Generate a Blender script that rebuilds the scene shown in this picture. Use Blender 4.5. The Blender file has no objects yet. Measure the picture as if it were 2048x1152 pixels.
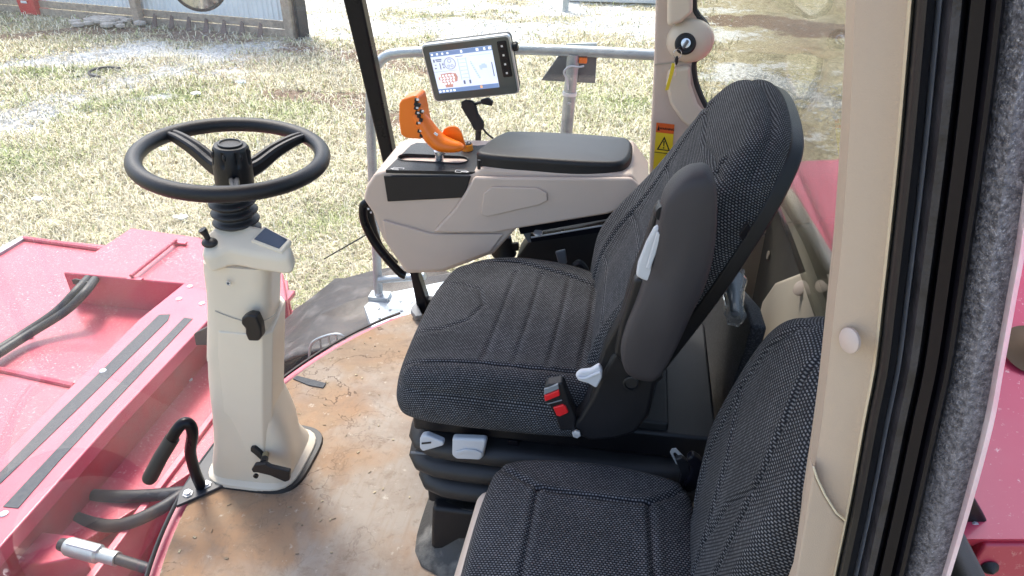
import bpy, bmesh, math, random
import numpy as np
from mathutils import Vector, Matrix
random.seed(7); rng = np.random.default_rng(11)
S = bpy.context.scene
COL = S.collection
R_ = math.radians

# ------------------------------------------------------------------ camera, light, exposure
CAM = Vector((0, 0, 1.42)); YAW, PIT, FPX = R_(9), R_(31.5), 1479.0
Rv = Vector((math.cos(YAW), math.sin(YAW), 0))
Fv = Vector((-math.sin(YAW)*math.cos(PIT), math.cos(YAW)*math.cos(PIT), -math.sin(PIT)))
Uv = Rv.cross(Fv)
cd = bpy.data.cameras.new('camera'); cam = bpy.data.objects.new('camera', cd); COL.objects.link(cam)
cd.sensor_width = 36; cd.lens = 36*FPX/2048; cd.clip_start = 0.02; cd.clip_end = 900
cam.matrix_world = Matrix(((Rv.x, Uv.x, -Fv.x, CAM.x), (Rv.y, Uv.y, -Fv.y, CAM.y), (Rv.z, Uv.z, -Fv.z, CAM.z), (0, 0, 0, 1)))
S.camera = cam
S.view_settings.view_transform = 'Standard'; S.view_settings.look = 'None'
S.view_settings.gamma = 1; S.view_settings.use_curve_mapping = False
S.view_settings.exposure = 1.7
SUN_EL, SUN_AZ = R_(55), R_(205)           # azimuth measured in the xy plane of the direction TO the sun
SUN_EL, SUN_AZ = R_(58), R_(125)
sdir = Vector((math.cos(SUN_AZ)*math.cos(SUN_EL), math.sin(SUN_AZ)*math.cos(SUN_EL), math.sin(SUN_EL)))
world = bpy.data.worlds.new('World'); S.world = world; world.use_nodes = True
nt = world.node_tree; sky = nt.nodes.new('ShaderNodeTexSky'); sky.sky_type = 'NISHITA'; sky.sun_disc = False
sky.sun_elevation = SUN_EL; sky.sun_rotation = R_(90) - SUN_AZ
sky.air_density = 1.0; sky.dust_density = 3.0; sky.ozone_density = 0.6
nt.links.new(sky.outputs[0], nt.nodes['Background'].inputs[0]); nt.nodes['Background'].inputs[1].default_value = 0.15
sl = bpy.data.lights.new('sun', 'SUN'); sl.energy = 1.5; sl.angle = R_(14); sl.color = (1, .95, .87)
so = bpy.data.objects.new('sun', sl); COL.objects.link(so); so.rotation_euler = (-sdir).to_track_quat('-Z', 'Y').to_euler()
so.location = (0, 0, 20)
S.cycles.max_bounces = 8; S.cycles.transparent_max_bounces = 12; S.cycles.caustics_reflective = False; S.cycles.caustics_refractive = False

# ------------------------------------------------------------------ helpers
def W(px, py, **k):
    """the point where the sight line of pixel (px,py) meets the plane x=, y= or z="""
    d = Fv + Rv*((px-1024)/FPX) + Uv*((576-py)/FPX)
    a = 'xyz'.index(next(iter(k))); v = next(iter(k.values()))
    return CAM + d*((v-CAM[a])/d[a])

def mat(name, col, rough=.5, metal=0, col2=None, nscale=8, nmix=(.35, .65), bump=0, bscale=200, spec=.5, coat=0, speck=None, emis=None, sheen=0):
    m = bpy.data.materials.new(name); m.use_nodes = True
    t = m.node_tree; N = t.nodes; L = t.links; b = N['Principled BSDF']
    b.inputs['Roughness'].default_value = rough; b.inputs['Metallic'].default_value = metal
    b.inputs['Specular IOR Level'].default_value = spec
    if coat: b.inputs['Coat Weight'].default_value = coat; b.inputs['Coat Roughness'].default_value = .08
    if sheen: b.inputs['Sheen Weight'].default_value = sheen
    if emis: b.inputs['Emission Color'].default_value = (*col, 1); b.inputs['Emission Strength'].default_value = emis
    tc = N.new('ShaderNodeTexCoord')
    c2 = col2 or tuple(min(1, c*.86) for c in col)
    nz = N.new('ShaderNodeTexNoise'); nz.inputs['Scale'].default_value = nscale; nz.inputs['Detail'].default_value = 6; nz.inputs['Roughness'].default_value = .6
    L.new(tc.outputs['Object'], nz.inputs['Vector'])
    mr = N.new('ShaderNodeMapRange'); mr.inputs[1].default_value, mr.inputs[2].default_value = nmix
    L.new(nz.outputs['Fac'], mr.inputs[0])
    mx = N.new('ShaderNodeMix'); mx.data_type = 'RGBA'; mx.inputs[6].default_value = (*col, 1); mx.inputs[7].default_value = (*c2, 1)
    L.new(mr.outputs[0], mx.inputs[0]); out = mx.outputs[2]
    if speck:   # (colour, scale, threshold)
        n2 = N.new('ShaderNodeTexNoise'); n2.inputs['Scale'].default_value = speck[1]; n2.inputs['Detail'].default_value = 8; n2.inputs['Roughness'].default_value = .75
        L.new(tc.outputs['Object'], n2.inputs['Vector'])
        m2 = N.new('ShaderNodeMapRange'); m2.inputs[1].default_value = speck[2]; m2.inputs[2].default_value = speck[2]+.06
        L.new(n2.outputs['Fac'], m2.inputs[0])
        x2 = N.new('ShaderNodeMix'); x2.data_type = 'RGBA'; 
        md = N.new('ShaderNodeMath'); md.operation = 'MULTIPLY'; n3 = N.new('ShaderNodeTexNoise'); n3.inputs['Scale'].default_value = 2.7; n3.inputs['Detail'].default_value = 4
        L.new(tc.outputs['Object'], n3.inputs['Vector']); r3 = N.new('ShaderNodeMapRange'); r3.inputs[1].default_value = .38; r3.inputs[2].default_value = .64; r3.inputs[3].default_value = .12
        L.new(n3.outputs['Fac'], r3.inputs[0]); L.new(m2.outputs[0], md.inputs[0]); L.new(r3.outputs[0], md.inputs[1])
        L.new(md.outputs[0], x2.inputs[0]); L.new(out, x2.inputs[6]); x2.inputs[7].default_value = (*speck[0], 1)
        out = x2.outputs[2]
    L.new(out, b.inputs['Base Color'])
    if emis: L.new(out, b.inputs['Emission Color'])
    rr = N.new('ShaderNodeMapRange'); rr.inputs[3].default_value = max(0, rough-.06); rr.inputs[4].default_value = min(1, rough+.08)
    L.new(nz.outputs['Fac'], rr.inputs[0]); L.new(rr.outputs[0], b.inputs['Roughness'])
    if bump:
        nb = N.new('ShaderNodeTexNoise'); nb.inputs['Scale'].default_value = bscale; nb.inputs['Detail'].default_value = 3
        L.new(tc.outputs['Object'], nb.inputs['Vector'])
        bp = N.new('ShaderNodeBump'); bp.inputs['Strength'].default_value = bump; bp.inputs['Distance'].default_value = .002
        L.new(nb.outputs['Fac'], bp.inputs['Height']); L.new(bp.outputs[0], b.inputs['Normal'])
    return m

def fabric(name, base=(.007, .008, .012), dot=(.24, .243, .255), bw=.0056, rh=.0042):
    m = bpy.data.materials.new(name); m.use_nodes = True
    t = m.node_tree; N = t.nodes; L = t.links; b = N['Principled BSDF']; b.inputs['Roughness'].default_value = .85
    b.inputs['Specular IOR Level'].default_value = .25
    uv = N.new('ShaderNodeUVMap'); br = N.new('ShaderNodeTexBrick')
    nz = N.new('ShaderNodeTexNoise'); nz.inputs['Scale'].default_value = 60; L.new(uv.outputs[0], nz.inputs['Vector'])
    dsp = N.new('ShaderNodeVectorMath'); dsp.operation = 'MULTIPLY_ADD'; L.new(nz.outputs['Color'], dsp.inputs[0])
    dsp.inputs[1].default_value = (.0007, .0007, 0); L.new(uv.outputs[0], dsp.inputs[2]); L.new(dsp.outputs[0], br.inputs['Vector'])
    br.offset = .5; br.inputs['Scale'].default_value = 1; br.inputs['Mortar Size'].default_value = .0021; br.inputs['Mortar Smooth'].default_value = .8
    br.inputs['Brick Width'].default_value = bw; br.inputs['Row Height'].default_value = rh
    br.inputs['Color1'].default_value = (*dot, 1); br.inputs['Color2'].default_value = (*[c*.6 for c in dot], 1); br.inputs['Mortar'].default_value = (*base, 1)
    # patches of lint and wear on the cloth
    n2 = N.new('ShaderNodeTexNoise'); n2.inputs['Scale'].default_value = 7; n2.inputs['Detail'].default_value = 5; L.new(uv.outputs[0], n2.inputs['Vector'])
    mr = N.new('ShaderNodeMapRange'); mr.inputs[1].default_value = .3; mr.inputs[2].default_value = .75; mr.inputs[3].default_value = .75; mr.inputs[4].default_value = 1.25
    L.new(n2.outputs['Fac'], mr.inputs[0])
    mu = N.new('ShaderNodeVectorMath'); mu.operation = 'SCALE'; L.new(br.outputs['Color'], mu.inputs[0]); L.new(mr.outputs[0], mu.inputs['Scale'])
    L.new(mu.outputs[0], b.inputs['Base Color'])
    bp = N.new('ShaderNodeBump'); bp.inputs['Strength'].default_value = .5; bp.inputs['Distance'].default_value = .0012; bp.invert = True
    L.new(br.outputs['Fac'], bp.inputs['Height']); L.new(bp.outputs[0], b.inputs['Normal'])
    return m

def glass(name, tint=(.95, .97, .96), dust=.03, dscale=3, dcol=(.8, .78, .75)):
    m = bpy.data.materials.new(name); m.use_nodes = True
    t = m.node_tree; N = t.nodes; L = t.links; N.remove(N['Principled BSDF']); out = N['Material Output']
    tr = N.new('ShaderNodeBsdfTransparent'); tr.inputs[0].default_value = (*tint, 1)
    gl = N.new('ShaderNodeBsdfGlossy'); gl.inputs['Roughness'].default_value = .02
    fr = N.new('ShaderNodeFresnel')
    ge = N.new('ShaderNodeNewGeometry'); io = N.new('ShaderNodeMapRange'); io.inputs[3].default_value = 1.45; io.inputs[4].default_value = 1/1.45
    L.new(ge.outputs['Backfacing'], io.inputs[0]); L.new(io.outputs[0], fr.inputs[0])   # same reflectance from either side of the pane
    mx = N.new('ShaderNodeMixShader'); L.new(fr.outputs[0], mx.inputs[0]); L.new(tr.outputs[0], mx.inputs[1]); L.new(gl.outputs[0], mx.inputs[2])
    df = N.new('ShaderNodeBsdfDiffuse'); df.inputs[0].default_value = (*dcol, 1)
    tc = N.new('ShaderNodeTexCoord'); nz = N.new('ShaderNodeTexNoise'); nz.inputs['Scale'].default_value = dscale; nz.inputs['Detail'].default_value = 10; nz.inputs['Roughness'].default_value = .7
    L.new(tc.outputs['Object'], nz.inputs['Vector'])
    mr = N.new('ShaderNodeMapRange'); mr.inputs[1].default_value = .35; mr.inputs[2].default_value = .75; mr.inputs[3].default_value = dust*.3; mr.inputs[4].default_value = dust*2
    L.new(nz.outputs['Fac'], mr.inputs[0])
    m2 = N.new('ShaderNodeMixShader'); L.new(mr.outputs[0], m2.inputs[0]); L.new(mx.outputs[0], m2.inputs[1]); L.new(df.outputs[0], m2.inputs[2])
    L.new(m2.outputs[0], out.inputs[0]); return m

class MB:
    def __init__(s): s.v = []; s.f = []; s.mi = []; s.uv = None
    def add(s, vs, fs, mi=0):
        o = len(s.v); s.v += [tuple(p) for p in vs]; s.f += [tuple(i+o for i in f) for f in fs]; s.mi += [mi]*len(fs); return s
    def box(s, c, d, rot=None, mi=0, taper=1):
        q = [Vector((x*d[0]/2*(taper if z > 0 else 1), y*d[1]/2*(taper if z > 0 else 1), z*d[2]/2)) for z in (-1, 1) for x, y in ((-1, -1), (1, -1), (1, 1), (-1, 1))]
        if rot: q = [rot @ p for p in q]
        q = [p+Vector(c) for p in q]
        return s.add(q, [(3, 2, 1, 0), (4, 5, 6, 7), (0, 1, 5, 4), (1, 2, 6, 5), (2, 3, 7, 6), (3, 0, 4, 7)], mi)
    def prism(s, pts, vec, mi=0):
        n = len(pts); v = Vector(vec); a = [Vector(p) for p in pts]; b = [p+v for p in a]
        nn = Vector((0, 0, 0))
        for i in range(n): nn += a[i].cross(a[(i+1) % n])
        if nn.dot(v) > 0: a, b = b, a
        return s.add(a+b, [tuple(range(n)), tuple(range(2*n-1, n-1, -1))] + [(i, n+i, n+(i+1) % n, (i+1) % n) for i in range(n)], mi)
    def tube(s, pts, r, n=12, mi=0, cap=True):
        P = [Vector(p) for p in pts]; rs = r if isinstance(r, (list, tuple)) else [r]*len(P)
        T = [(P[min(i+1, len(P)-1)]-P[max(i-1, 0)]).normalized() for i in range(len(P))]
        u = T[0].orthogonal().normalized(); rings = []
        for i, p in enumerate(P):
            u = (u - T[i]*u.dot(T[i])).normalized(); w = T[i].cross(u)
            rings.append([p+(u*math.cos(2*math.pi*k/n)+w*math.sin(2*math.pi*k/n))*rs[i] for k in range(n)])
        return s.loft(rings, mi, cap)
    def loft(s, rings, mi=0, cap=True, close=True):
        n = len(rings[0]); vs = [p for r in rings for p in r]; fs = []
        for i in range(len(rings)-1):
            for k in range(n if close else n-1):
                a, b = i*n+k, i*n+(k+1) % n; fs.append((a, b, b+n, a+n))
        if cap: fs += [tuple(range(n-1, -1, -1)), tuple(range((len(rings)-1)*n, len(rings)*n))]
        return s.add(vs, fs, mi)
    def lathe(s, prof, origin, axis=(0, 0, 1), n=32, mi=0, mod=None):
        A = Vector(axis).normalized(); u = A.orthogonal().normalized(); w = A.cross(u); O = Vector(origin); rings = []
        for r, h in prof:
            rings.append([O+A*h+(u*math.cos(2*math.pi*k/n)+w*math.sin(2*math.pi*k/n))*(max(r, 1e-5)*(mod(2*math.pi*k/n, h) if mod else 1)) for k in range(n)])
        return s.loft(rings, mi)
    def ball(s, c, r, n=16, mi=0):
        if not isinstance(r, (tuple, list)): r = (r, r, r)
        rings = [[Vector(c)+Vector((r[0]*math.sin(a)*math.cos(2*math.pi*k/n), r[1]*math.sin(a)*math.sin(2*math.pi*k/n), -r[2]*math.cos(a))) for k in range(n)] for a in [math.pi*(j+.02)/(n//2+.04) for j in range(n//2+1)]]
        return s.loft(rings, mi)
    def build(s, name, m, parent=None, bevel=0, seg=2, ang=35, sub=0, keep=False):
        me = bpy.data.meshes.new(name); me.from_pydata([tuple(p) for p in s.v], [], s.f)
        ms = m if isinstance(m, (list, tuple)) else [m]
        for x in ms: me.materials.append(x)
        me.polygons.foreach_set('material_index', s.mi)
        if s.uv is not None:
            l = me.uv_layers.new(name='UVMap'); li = np.zeros(len(me.loops), dtype=np.int32); me.loops.foreach_get('vertex_index', li)
            l.data.foreach_set('uv', np.asarray(s.uv)[li].ravel())
        if not keep:
            bm = bmesh.new(); bm.from_mesh(me); bmesh.ops.recalc_face_normals(bm, faces=bm.faces[:]); bm.to_mesh(me); bm.free()
        me.polygons.foreach_set('use_smooth', [True]*len(me.polygons)); me.set_sharp_from_angle(angle=R_(ang)); me.update()
        o = bpy.data.objects.new(name, me); COL.objects.link(o)
        if bevel:
            b = o.modifiers.new('b', 'BEVEL'); b.width = bevel; b.segments = seg; b.limit_method = 'ANGLE'; b.angle_limit = R_(30); b.harden_normals = True; b.use_clamp_overlap = True
        if sub: q = o.modifiers.new('s', 'SUBSURF'); q.levels = q.render_levels = sub
        if parent is not None: child(o, parent)
        return o
def child(o, p):
    o.parent = p
    if p.type == 'EMPTY': o.matrix_parent_inverse = Matrix.Translation(-Vector(p.location))
def thing(name, label, cat, loc=(0, 0, 0), group=None):
    o = bpy.data.objects.new(name, None); COL.objects.link(o); o.location = loc; o.empty_display_size = .1
    o['label'] = label; o['category'] = cat
    if group: o['group'] = group
    return o
def tag(o, label, cat, group=None):
    o['label'] = label; o['category'] = cat
    if group: o['group'] = group
    return o
def struct(o): o['kind'] = 'structure'; return o
def stuff(o): o['kind'] = 'stuff'; return o
def ext(name, px, plane, vec, m, parent=None, bevel=.003, **k):
    """outline on a plane, given depth"""
    return MB().prism([W(a, b, **plane) for a, b in px], vec).build(name, m, parent, bevel, **k)
def spline(P, n=8, closed=False):
    P = [Vector(p) for p in P]; out = []; N = len(P); rg = range(N if closed else N-1)
    for i in rg:
        g = (lambda j: P[j % N]) if closed else (lambda j: P[max(0, min(N-1, j))])
        p0, p1, p2, p3 = g(i-1), g(i), g(i+1), g(i+2)
        for k in range(n):
            t = k/n; out.append(.5*((2*p1)+(p2-p0)*t+(2*p0-5*p1+4*p2-p3)*t*t+(3*p1-p0-3*p2+p3)*t**3))
    if not closed: out.append(P[-1])
    return out
def segdist(x, y, pl):
    d = np.full(x.shape, 1e9)
    for (a, b), (c, e) in zip(pl[:-1], pl[1:]):
        ux, uy = c-a, e-b; L = ux*ux+uy*uy+1e-12
        t = np.clip(((x-a)*ux+(y-b)*uy)/L, 0, 1); d = np.minimum(d, np.hypot(x-a-t*ux, y-b-t*uy))
    return d
def pad(ctrl, thick, er, crown=0, grooves=(), nth=220, nr=46, bulge=0, bend=None, M=None, rings_side=14, uvs=1, sidegroove=()):
    """upholstered pad: outline ctrl (closed, local xy), flat top at z=0 rounded over its edge, depth -z"""
    sp = spline([(a, b, 0) for a, b in ctrl], 24, True); A = np.array([(p.x, p.y) for p in sp])
    B = np.vstack([A, A[:1]]); s = np.r_[0, np.cumsum(np.hypot(*np.diff(B, axis=0).T))]; q = np.linspace(0, s[-1], nth, endpoint=False)
    O = np.c_[np.interp(q, s, B[:, 0]), np.interp(q, s, B[:, 1])]; c = (O.max(0)+O.min(0))/2; D = O-c; Rr = np.hypot(D[:, 0], D[:, 1]); Dn = D/Rr[:, None]
    tn = np.roll(O, -1, 0)-np.roll(O, 1, 0); nrm = np.c_[tn[:, 1], -tn[:, 0]]; nrm /= np.hypot(*nrm.T)[:, None]
    if (nrm*Dn).sum() < 0: nrm = -nrm
    X = []; Y = []; Z = []; UV = []
    inner = [(i/(nr))**.85 for i in range(1, nr+1)]
    for r in inner:                                   # flat part ends er inside the outline
        P = c+(O-nrm*er-c)*r; X.append(P[:, 0]); Y.append(P[:, 1]); Z.append(crown*(1-r**2.5)*np.ones(nth)); UV.append(P.copy())
    base = O-nrm*er
    for k in range(1, 9):
        a = k/8*math.pi/2; P = base+nrm*er*math.sin(a); X.append(P[:, 0]); Y.append(P[:, 1]); Z.append(-er*(1-math.cos(a))*np.ones(nth)); UV.append(base+nrm*er*a)
    L = thick-er
    for k in range(1, rings_side+1):
        t = k/rings_side; bo = bulge*math.sin(math.pi*min(1, t*1.0)); 
        if t > .8: bo -= ((t-.8)/.2)**2*er*.5
        for g, gw, gd in sidegroove: bo -= gd*math.exp(-((t-g)/gw)**2)
        P = O+nrm*bo; X.append(P[:, 0]); Y.append(P[:, 1]); Z.append((-er-L*t)*np.ones(nth)); UV.append(base+nrm*(er*math.pi/2+L*t))
    P = c+(O-c)*.5; X.append(P[:, 0]); Y.append(P[:, 1]); Z.append(-thick*np.ones(nth)); UV.append(P)
    X = np.array(X); Y = np.array(Y); Z = np.array(Z); UV = np.array(UV)
    nt_ = len(inner)+8; rows = X.shape[0]; fade = np.ones(rows); fade[nt_-4:nt_] = np.linspace(.8, .1, 4); fade[nt_:] = 0
    for pl, w, dp in grooves:
        d = segdist(X, Y, pl); Z -= dp*np.exp(-(d/w)**2)*fade[:, None]
        Z += dp*.35*np.exp(-((d-2.6*w)/(1.6*w))**2)*fade[:, None]
    V = np.c_[X.ravel(), Y.ravel(), Z.ravel()]; V = np.vstack([[c[0], c[1], crown], V]); UVs = np.vstack([[c], UV.reshape(-1, 2)])*uvs
    if bend: V = bend(V)
    if M is not None: Mn = np.array(M); V = V@Mn[:3, :3].T+Mn[:3, 3]
    mb = MB(); fs = [(0, 1+k, 1+(k+1) % nth) for k in range(nth)]
    for i in range(rows-1):
        o = 1+i*nth
        fs += [(o+k, o+nth+k, o+nth+(k+1) % nth, o+(k+1) % nth) for k in range(nth)]
    fs.append(tuple(1+(rows-1)*nth+k for k in range(nth-1, -1, -1)))
    mb.add(V, fs); mb.uv = UVs; return mb
def frame(o, x, y):
    x = Vector(x).normalized(); y = Vector(y); y = (y-x*y.dot(x)).normalized(); z = x.cross(y)
    return Matrix(((x.x, y.x, z.x, o[0]), (x.y, y.y, z.y, o[1]), (x.z, y.z, z.z, o[2]), (0, 0, 0, 1)))
def text(name, s, size, M, m, parent, extr=.0003, sx=1, bold=0):
    cu = bpy.data.curves.new(name, 'FONT'); cu.body = s; cu.size = size; cu.extrude = extr; cu.align_x = 'CENTER'; cu.align_y = 'CENTER'; cu.offset = bold
    t = bpy.data.objects.new(name, cu); COL.objects.link(t); bpy.context.view_layer.update()
    me = bpy.data.meshes.new_from_object(t); bpy.data.objects.remove(t); me.materials.clear(); me.materials.append(m)
    me.transform(M @ Matrix.Diagonal((sx, 1, 1, 1))); o = bpy.data.objects.new(name, me); COL.objects.link(o)
    if parent is not None: child(o, parent)
    return o

# ------------------------------------------------------------------ materials
M_trim = mat('dimmed_beige_trim', (.47, .375, .295), .5, col2=(.45, .355, .28), nscale=5, bump=.3, bscale=900)  # darker copy of the beige plastic; dimmer light on the pillar painted in
M_beige = mat('beige_plastic', (.60, .495, .425), .5, col2=(.57, .47, .40), nscale=5, bump=.25, bscale=900)
M_cream = mat('cream_plastic', (.70, .62, .50), .42, col2=(.665, .585, .47), nscale=4, bump=.12, bscale=900)
M_shadewall2 = mat('shade_grey_lining', (.20, .185, .155), .6, nscale=5)  # shade on the inner wall panel put into its base colour
M_shadewall = mat('shade_dark_lining', (.06, .056, .048), .7, nscale=5, bump=.3, bscale=700)  # rear panel: beige turned dark olive, its shade painted in
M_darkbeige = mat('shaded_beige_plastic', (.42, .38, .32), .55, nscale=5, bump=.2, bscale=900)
M_black = mat('black_plastic', (.0075, .008, .010), .40, col2=(.012, .012, .015), spec=.4, bump=.3, bscale=1200)
M_blackm = mat('matt_black_plastic', (.009, .009, .010), .6, col2=(.016, .016, .018), bump=.3, bscale=800)
M_gloss = mat('gloss_black', (.005, .005, .008), .28, col2=(.008, .008, .012), spec=.2, speck=((.4, .38, .34), 150, .72))
M_rubber = mat('rubber', (.012, .012, .014), .5, col2=(.024, .024, .026), bump=.2, bscale=500)
M_seal = mat('dusty_rubber', (.010, .010, .014), .5, col2=(.035, .035, .045), nscale=40, speck=((.3, .3, .32), 220, .66), bump=.5, bscale=300)
M_greyarm = mat('grey_vinyl', (.036, .032, .036), .6, col2=(.044, .039, .042), nscale=6, bump=.3, bscale=1500)
M_ltgrey = mat('light_grey_plastic', (.55, .57, .60), .4, col2=(.50, .52, .55), bump=.1)
M_midgrey = mat('mid_grey_plastic', (.16, .17, .18), .45)
M_red = mat('red_paint', (.46, .032, .070), .42, col2=(.47, .055, .095), nscale=4, nmix=(.35, .7), speck=((.68, .42, .40), 75, .565), coat=.25, bump=.1)
M_redd = mat('worn_red_paint', (.42, .016, .035), .5, col2=(.30, .06, .07), nscale=9, nmix=(.42, .8), speck=((.5, .42, .36), 60, .64))
M_redo = mat('red_body_panel', (.50, .042, .090), .36, col2=(.50, .07, .115), nscale=4, nmix=(.35, .7), speck=((.68, .42, .42), 90, .60), coat=.4)
M_grip = mat('anti_slip_tape', (.06, .065, .075), .8, col2=(.09, .095, .1), nscale=60, bump=.6, bscale=600)
M_galv = mat('galvanised_steel', (.42, .46, .48), .42, metal=.55, col2=(.30, .34, .36), nscale=14, bump=.1)
M_steel = mat('bright_steel', (.68, .68, .7), .25, metal=.9)
M_bolt = mat('zinc_bolt', (.62, .63, .65), .4, metal=.5)
M_orange = mat('orange_plastic', (.92, .21, .012), .35, col2=(.88, .18, .01))
M_amber = mat('amber_plastic', (.75, .30, .01), .35)
M_white = mat('white_plastic', (.8, .8, .8), .4)
M_redbtn = mat('red_button', (.75, .02, .025), .35)
M_fab = fabric('seat_fabric'); M_fabfine = fabric('seat_fabric_far', bw=.0058, rh=.0038)
M_fabbig = fabric('seat_side_fabric', dot=(.30, .31, .33), bw=.0075, rh=.0052)
M_yel = mat('yellow_tape', (.80, .62, .03), .45)
M_org = mat('warning_orange', (.75, .13, .02), .5)
M_blk = mat('print_black', (.01, .01, .01), .6)
M_wood = mat('weathered_wood', (.48, .39, .29), .8, col2=(.30, .24, .19), nscale=12)
M_tin = mat('galvanised_siding', (.80, .83, .84), .5, metal=.05, col2=(.70, .75, .78), nscale=1.5)
M_brass = mat('dull_brass', (.40, .35, .22), .45, metal=.5)
M_glassw = glass('windscreen_glass', (.97, .985, .98), .125, 2.2)
M_glasss = glass('side_glass', (.97, .985, .98), .012, 4)
M_glassr = glass('rear_glass', (.80, .81, .77), .02, 5)

# floor mat: tan sheet with stain outlines
def floor_material():
    m = bpy.data.materials.new('worn_floor_mat'); m.use_nodes = True; t = m.node_tree; N = t.nodes; L = t.links; b = N['Principled BSDF']; b.inputs['Roughness'].default_value = .85; b.inputs['Specular IOR Level'].default_value = .2
    tc = N.new('ShaderNodeTexCoord')
    def noise(s, d=5, dist=0, vec=None, r=.55):
        n = N.new('ShaderNodeTexNoise'); n.inputs['Scale'].default_value = s; n.inputs['Detail'].default_value = d; n.inputs['Distortion'].default_value = dist; n.inputs['Roughness'].default_value = r
        L.new(vec or tc.outputs['Object'], n.inputs['Vector']); return n.outputs['Fac']
    def ramp(x, a, b_, c=0., d=1.):
        r = N.new('ShaderNodeMapRange'); L.new(x, r.inputs[0])
        for i, v in enumerate((a, b_, c, d)): r.inputs[i+1].default_value = v
        return r.outputs[0]
    def mix(f, a, c):
        x = N.new('ShaderNodeMix'); x.data_type = 'RGBA'; L.new(f, x.inputs[0])
        for i, v in ((6, a), (7, c)):
            if isinstance(v, tuple): x.inputs[i].default_value = (*v, 1)
            else: L.new(v, x.inputs[i])
        return x.outputs[2]
    def math_(op, a, c=0.):
        x = N.new('ShaderNodeMath'); x.operation = op
        for i, v in ((0, a), (1, c)):
            if isinstance(v, (int, float)): x.inputs[i].default_value = v
            else: L.new(v, x.inputs[i])
        return x.outputs[0]
    sep = N.new('ShaderNodeSeparateXYZ'); L.new(tc.outputs['Object'], sep.inputs[0])
    base = mix(ramp(noise(3.5, 6, .6), .40, .60), (.345, .215, .13), (.30, .22, .15))
    grey = math_('ADD', ramp(sep.outputs[0], -.86, -.58, -.12, .30), ramp(noise(5, 8, .4), .35, .65, -.15, .5))
    base = mix(ramp(grey, .1, .5), base, (.33, .285, .24))
    mp = N.new('ShaderNodeMapping'); mp.inputs['Rotation'].default_value = (0, 0, .5); mp.inputs['Scale'].default_value = (90, 9, 1); L.new(tc.outputs['Object'], mp.inputs[0])
    base = mix(ramp(noise(1, 4, 0, mp.outputs[0]), .50, .75, 0, .4), base, (.27, .19, .13))
    base = mix(ramp(noise(8, 8, .5, r=.7), .46, .66, 0, .55), base, (.22, .16, .12))
    base = mix(ramp(noise(26, 9, .5, r=.72), .54, .66, 0, .6), base, (.19, .14, .10))
    base = mix(ramp(noise(34, 9, .2, r=.72), .60, .70, 0, .55), base, (.60, .55, .47))
    def lines(s, lvl, w, k, msk):
        c = math_('ABSOLUTE', math_('SUBTRACT', noise(s, 6, .4), lvl)); return math_('MULTIPLY', ramp(c, w*.3, w, k, 0), ramp(noise(msk, 3), .42, .52))
    base = mix(math_('MULTIPLY', lines(3.2, .52, .0045, .8, 2.2), ramp(sep.outputs[0], -.62, -.74)), base, (.09, .06, .045)) if True else mix(lines(2.6, .52, .0045, .8, 2.6), base, (.06, .04, .03))
    base = mix(lines(7, .40, .010, .28, 4), base, (.10, .07, .05))
    base = mix(lines(4.2, .60, .007, .32, 3), base, (.10, .06, .04))
    L.new(base, b.inputs['Base Color'])
    bp = N.new('ShaderNodeBump'); bp.inputs['Strength'].default_value = .5; bp.inputs['Distance'].default_value = .003
    L.new(noise(60, 8), bp.inputs['Height']); L.new(bp.outputs[0], b.inputs['Normal']); return m
M_floor = floor_material()

# ------------------------------------------------------------------ ground with grass, gravel and mud
GZ = -1.9
def P2(px, py): p = W(px, py, z=GZ); return (p.x, p.y)
gravel_lines = [([P2(-200, 262), P2(20, 235), P2(110, 212)], .85), ([P2(150, 165), P2(260, 160), P2(350, 140), P2(460, 104)], 1.05), ([P2(640, 45), P2(1000, 58), P2(1330, 66)], 1.7),
                ([P2(-120, 150), P2(120, 118), P2(260, 100)], .6), ([P2(1500, 150), P2(1750, 240)], .9), ([P2(640, 12), P2(1300, 20)], 1.6), ([P2(250, 205), P2(330, 196)], .15)]
mud_lines = [([P2(-200, 95), P2(150, 60), P2(330, 62), P2(620, 100), P2(760, 122), P2(900, 150)], .33), ([P2(300, 70), P2(560, 92), P2(760, 108)], .2), ([P2(560, 190), P2(700, 200), P2(900, 300)], .35), ([P2(1450, 40), P2(1640, 60), P2(1900, 70)], .8)]
green_spots = [(P2(330, 200), 1.3), (P2(120, 200), 1.2), (P2(560, 230), .9), (P2(20, 330), .8), (P2(830, 45), 1.8), (P2(90, 150), 1.2), (P2(680, 620), .5), (P2(1200, 200), 1.0), (P2(660, 450), .5)]
def sn(x, y, f, k):     # cheap smooth noise
    r = np.random.default_rng(k); v = 0; a = 1
    for o in range(5):
        for _ in range(3):
            t = r.uniform(0, 6.28); ph = r.uniform(0, 6.28); v = v+a*np.sin((x*np.cos(t)+y*np.sin(t))*f+ph+1.3*np.sin((x*np.sin(t)-y*np.cos(t))*f*.7+ph*2))
        f *= 1.9; a *= .6
    return v/3
def masks(x, y):
    nz = sn(x, y, 1.6, 1); nz2 = sn(x, y, 6, 15); g = np.zeros_like(x)
    for l, w in gravel_lines: g = np.maximum(g, np.clip((w-segdist(x, y, l)+.75*nz*w+.35*nz2*w)/(1.3*w)+.15, 0, .92))
    m = np.zeros_like(x)
    for l, w in mud_lines: m = np.maximum(m, np.clip((w-segdist(x, y, l)+.5*sn(x, y, 3, 4)*w)/(.5*w)+.2, 0, 1))
    e = np.clip(.35*sn(x, y, .8, 3)-.05, 0, .6)
    for (a, b), w in green_spots: e = np.maximum(e, np.clip(.95*np.exp(-((x-a)**2+(y-b)**2)/w**2)*(.75+.5*sn(x, y, 3, 7)), 0, 1))
    return g, m*(1-g), e*(1-g)
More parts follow.
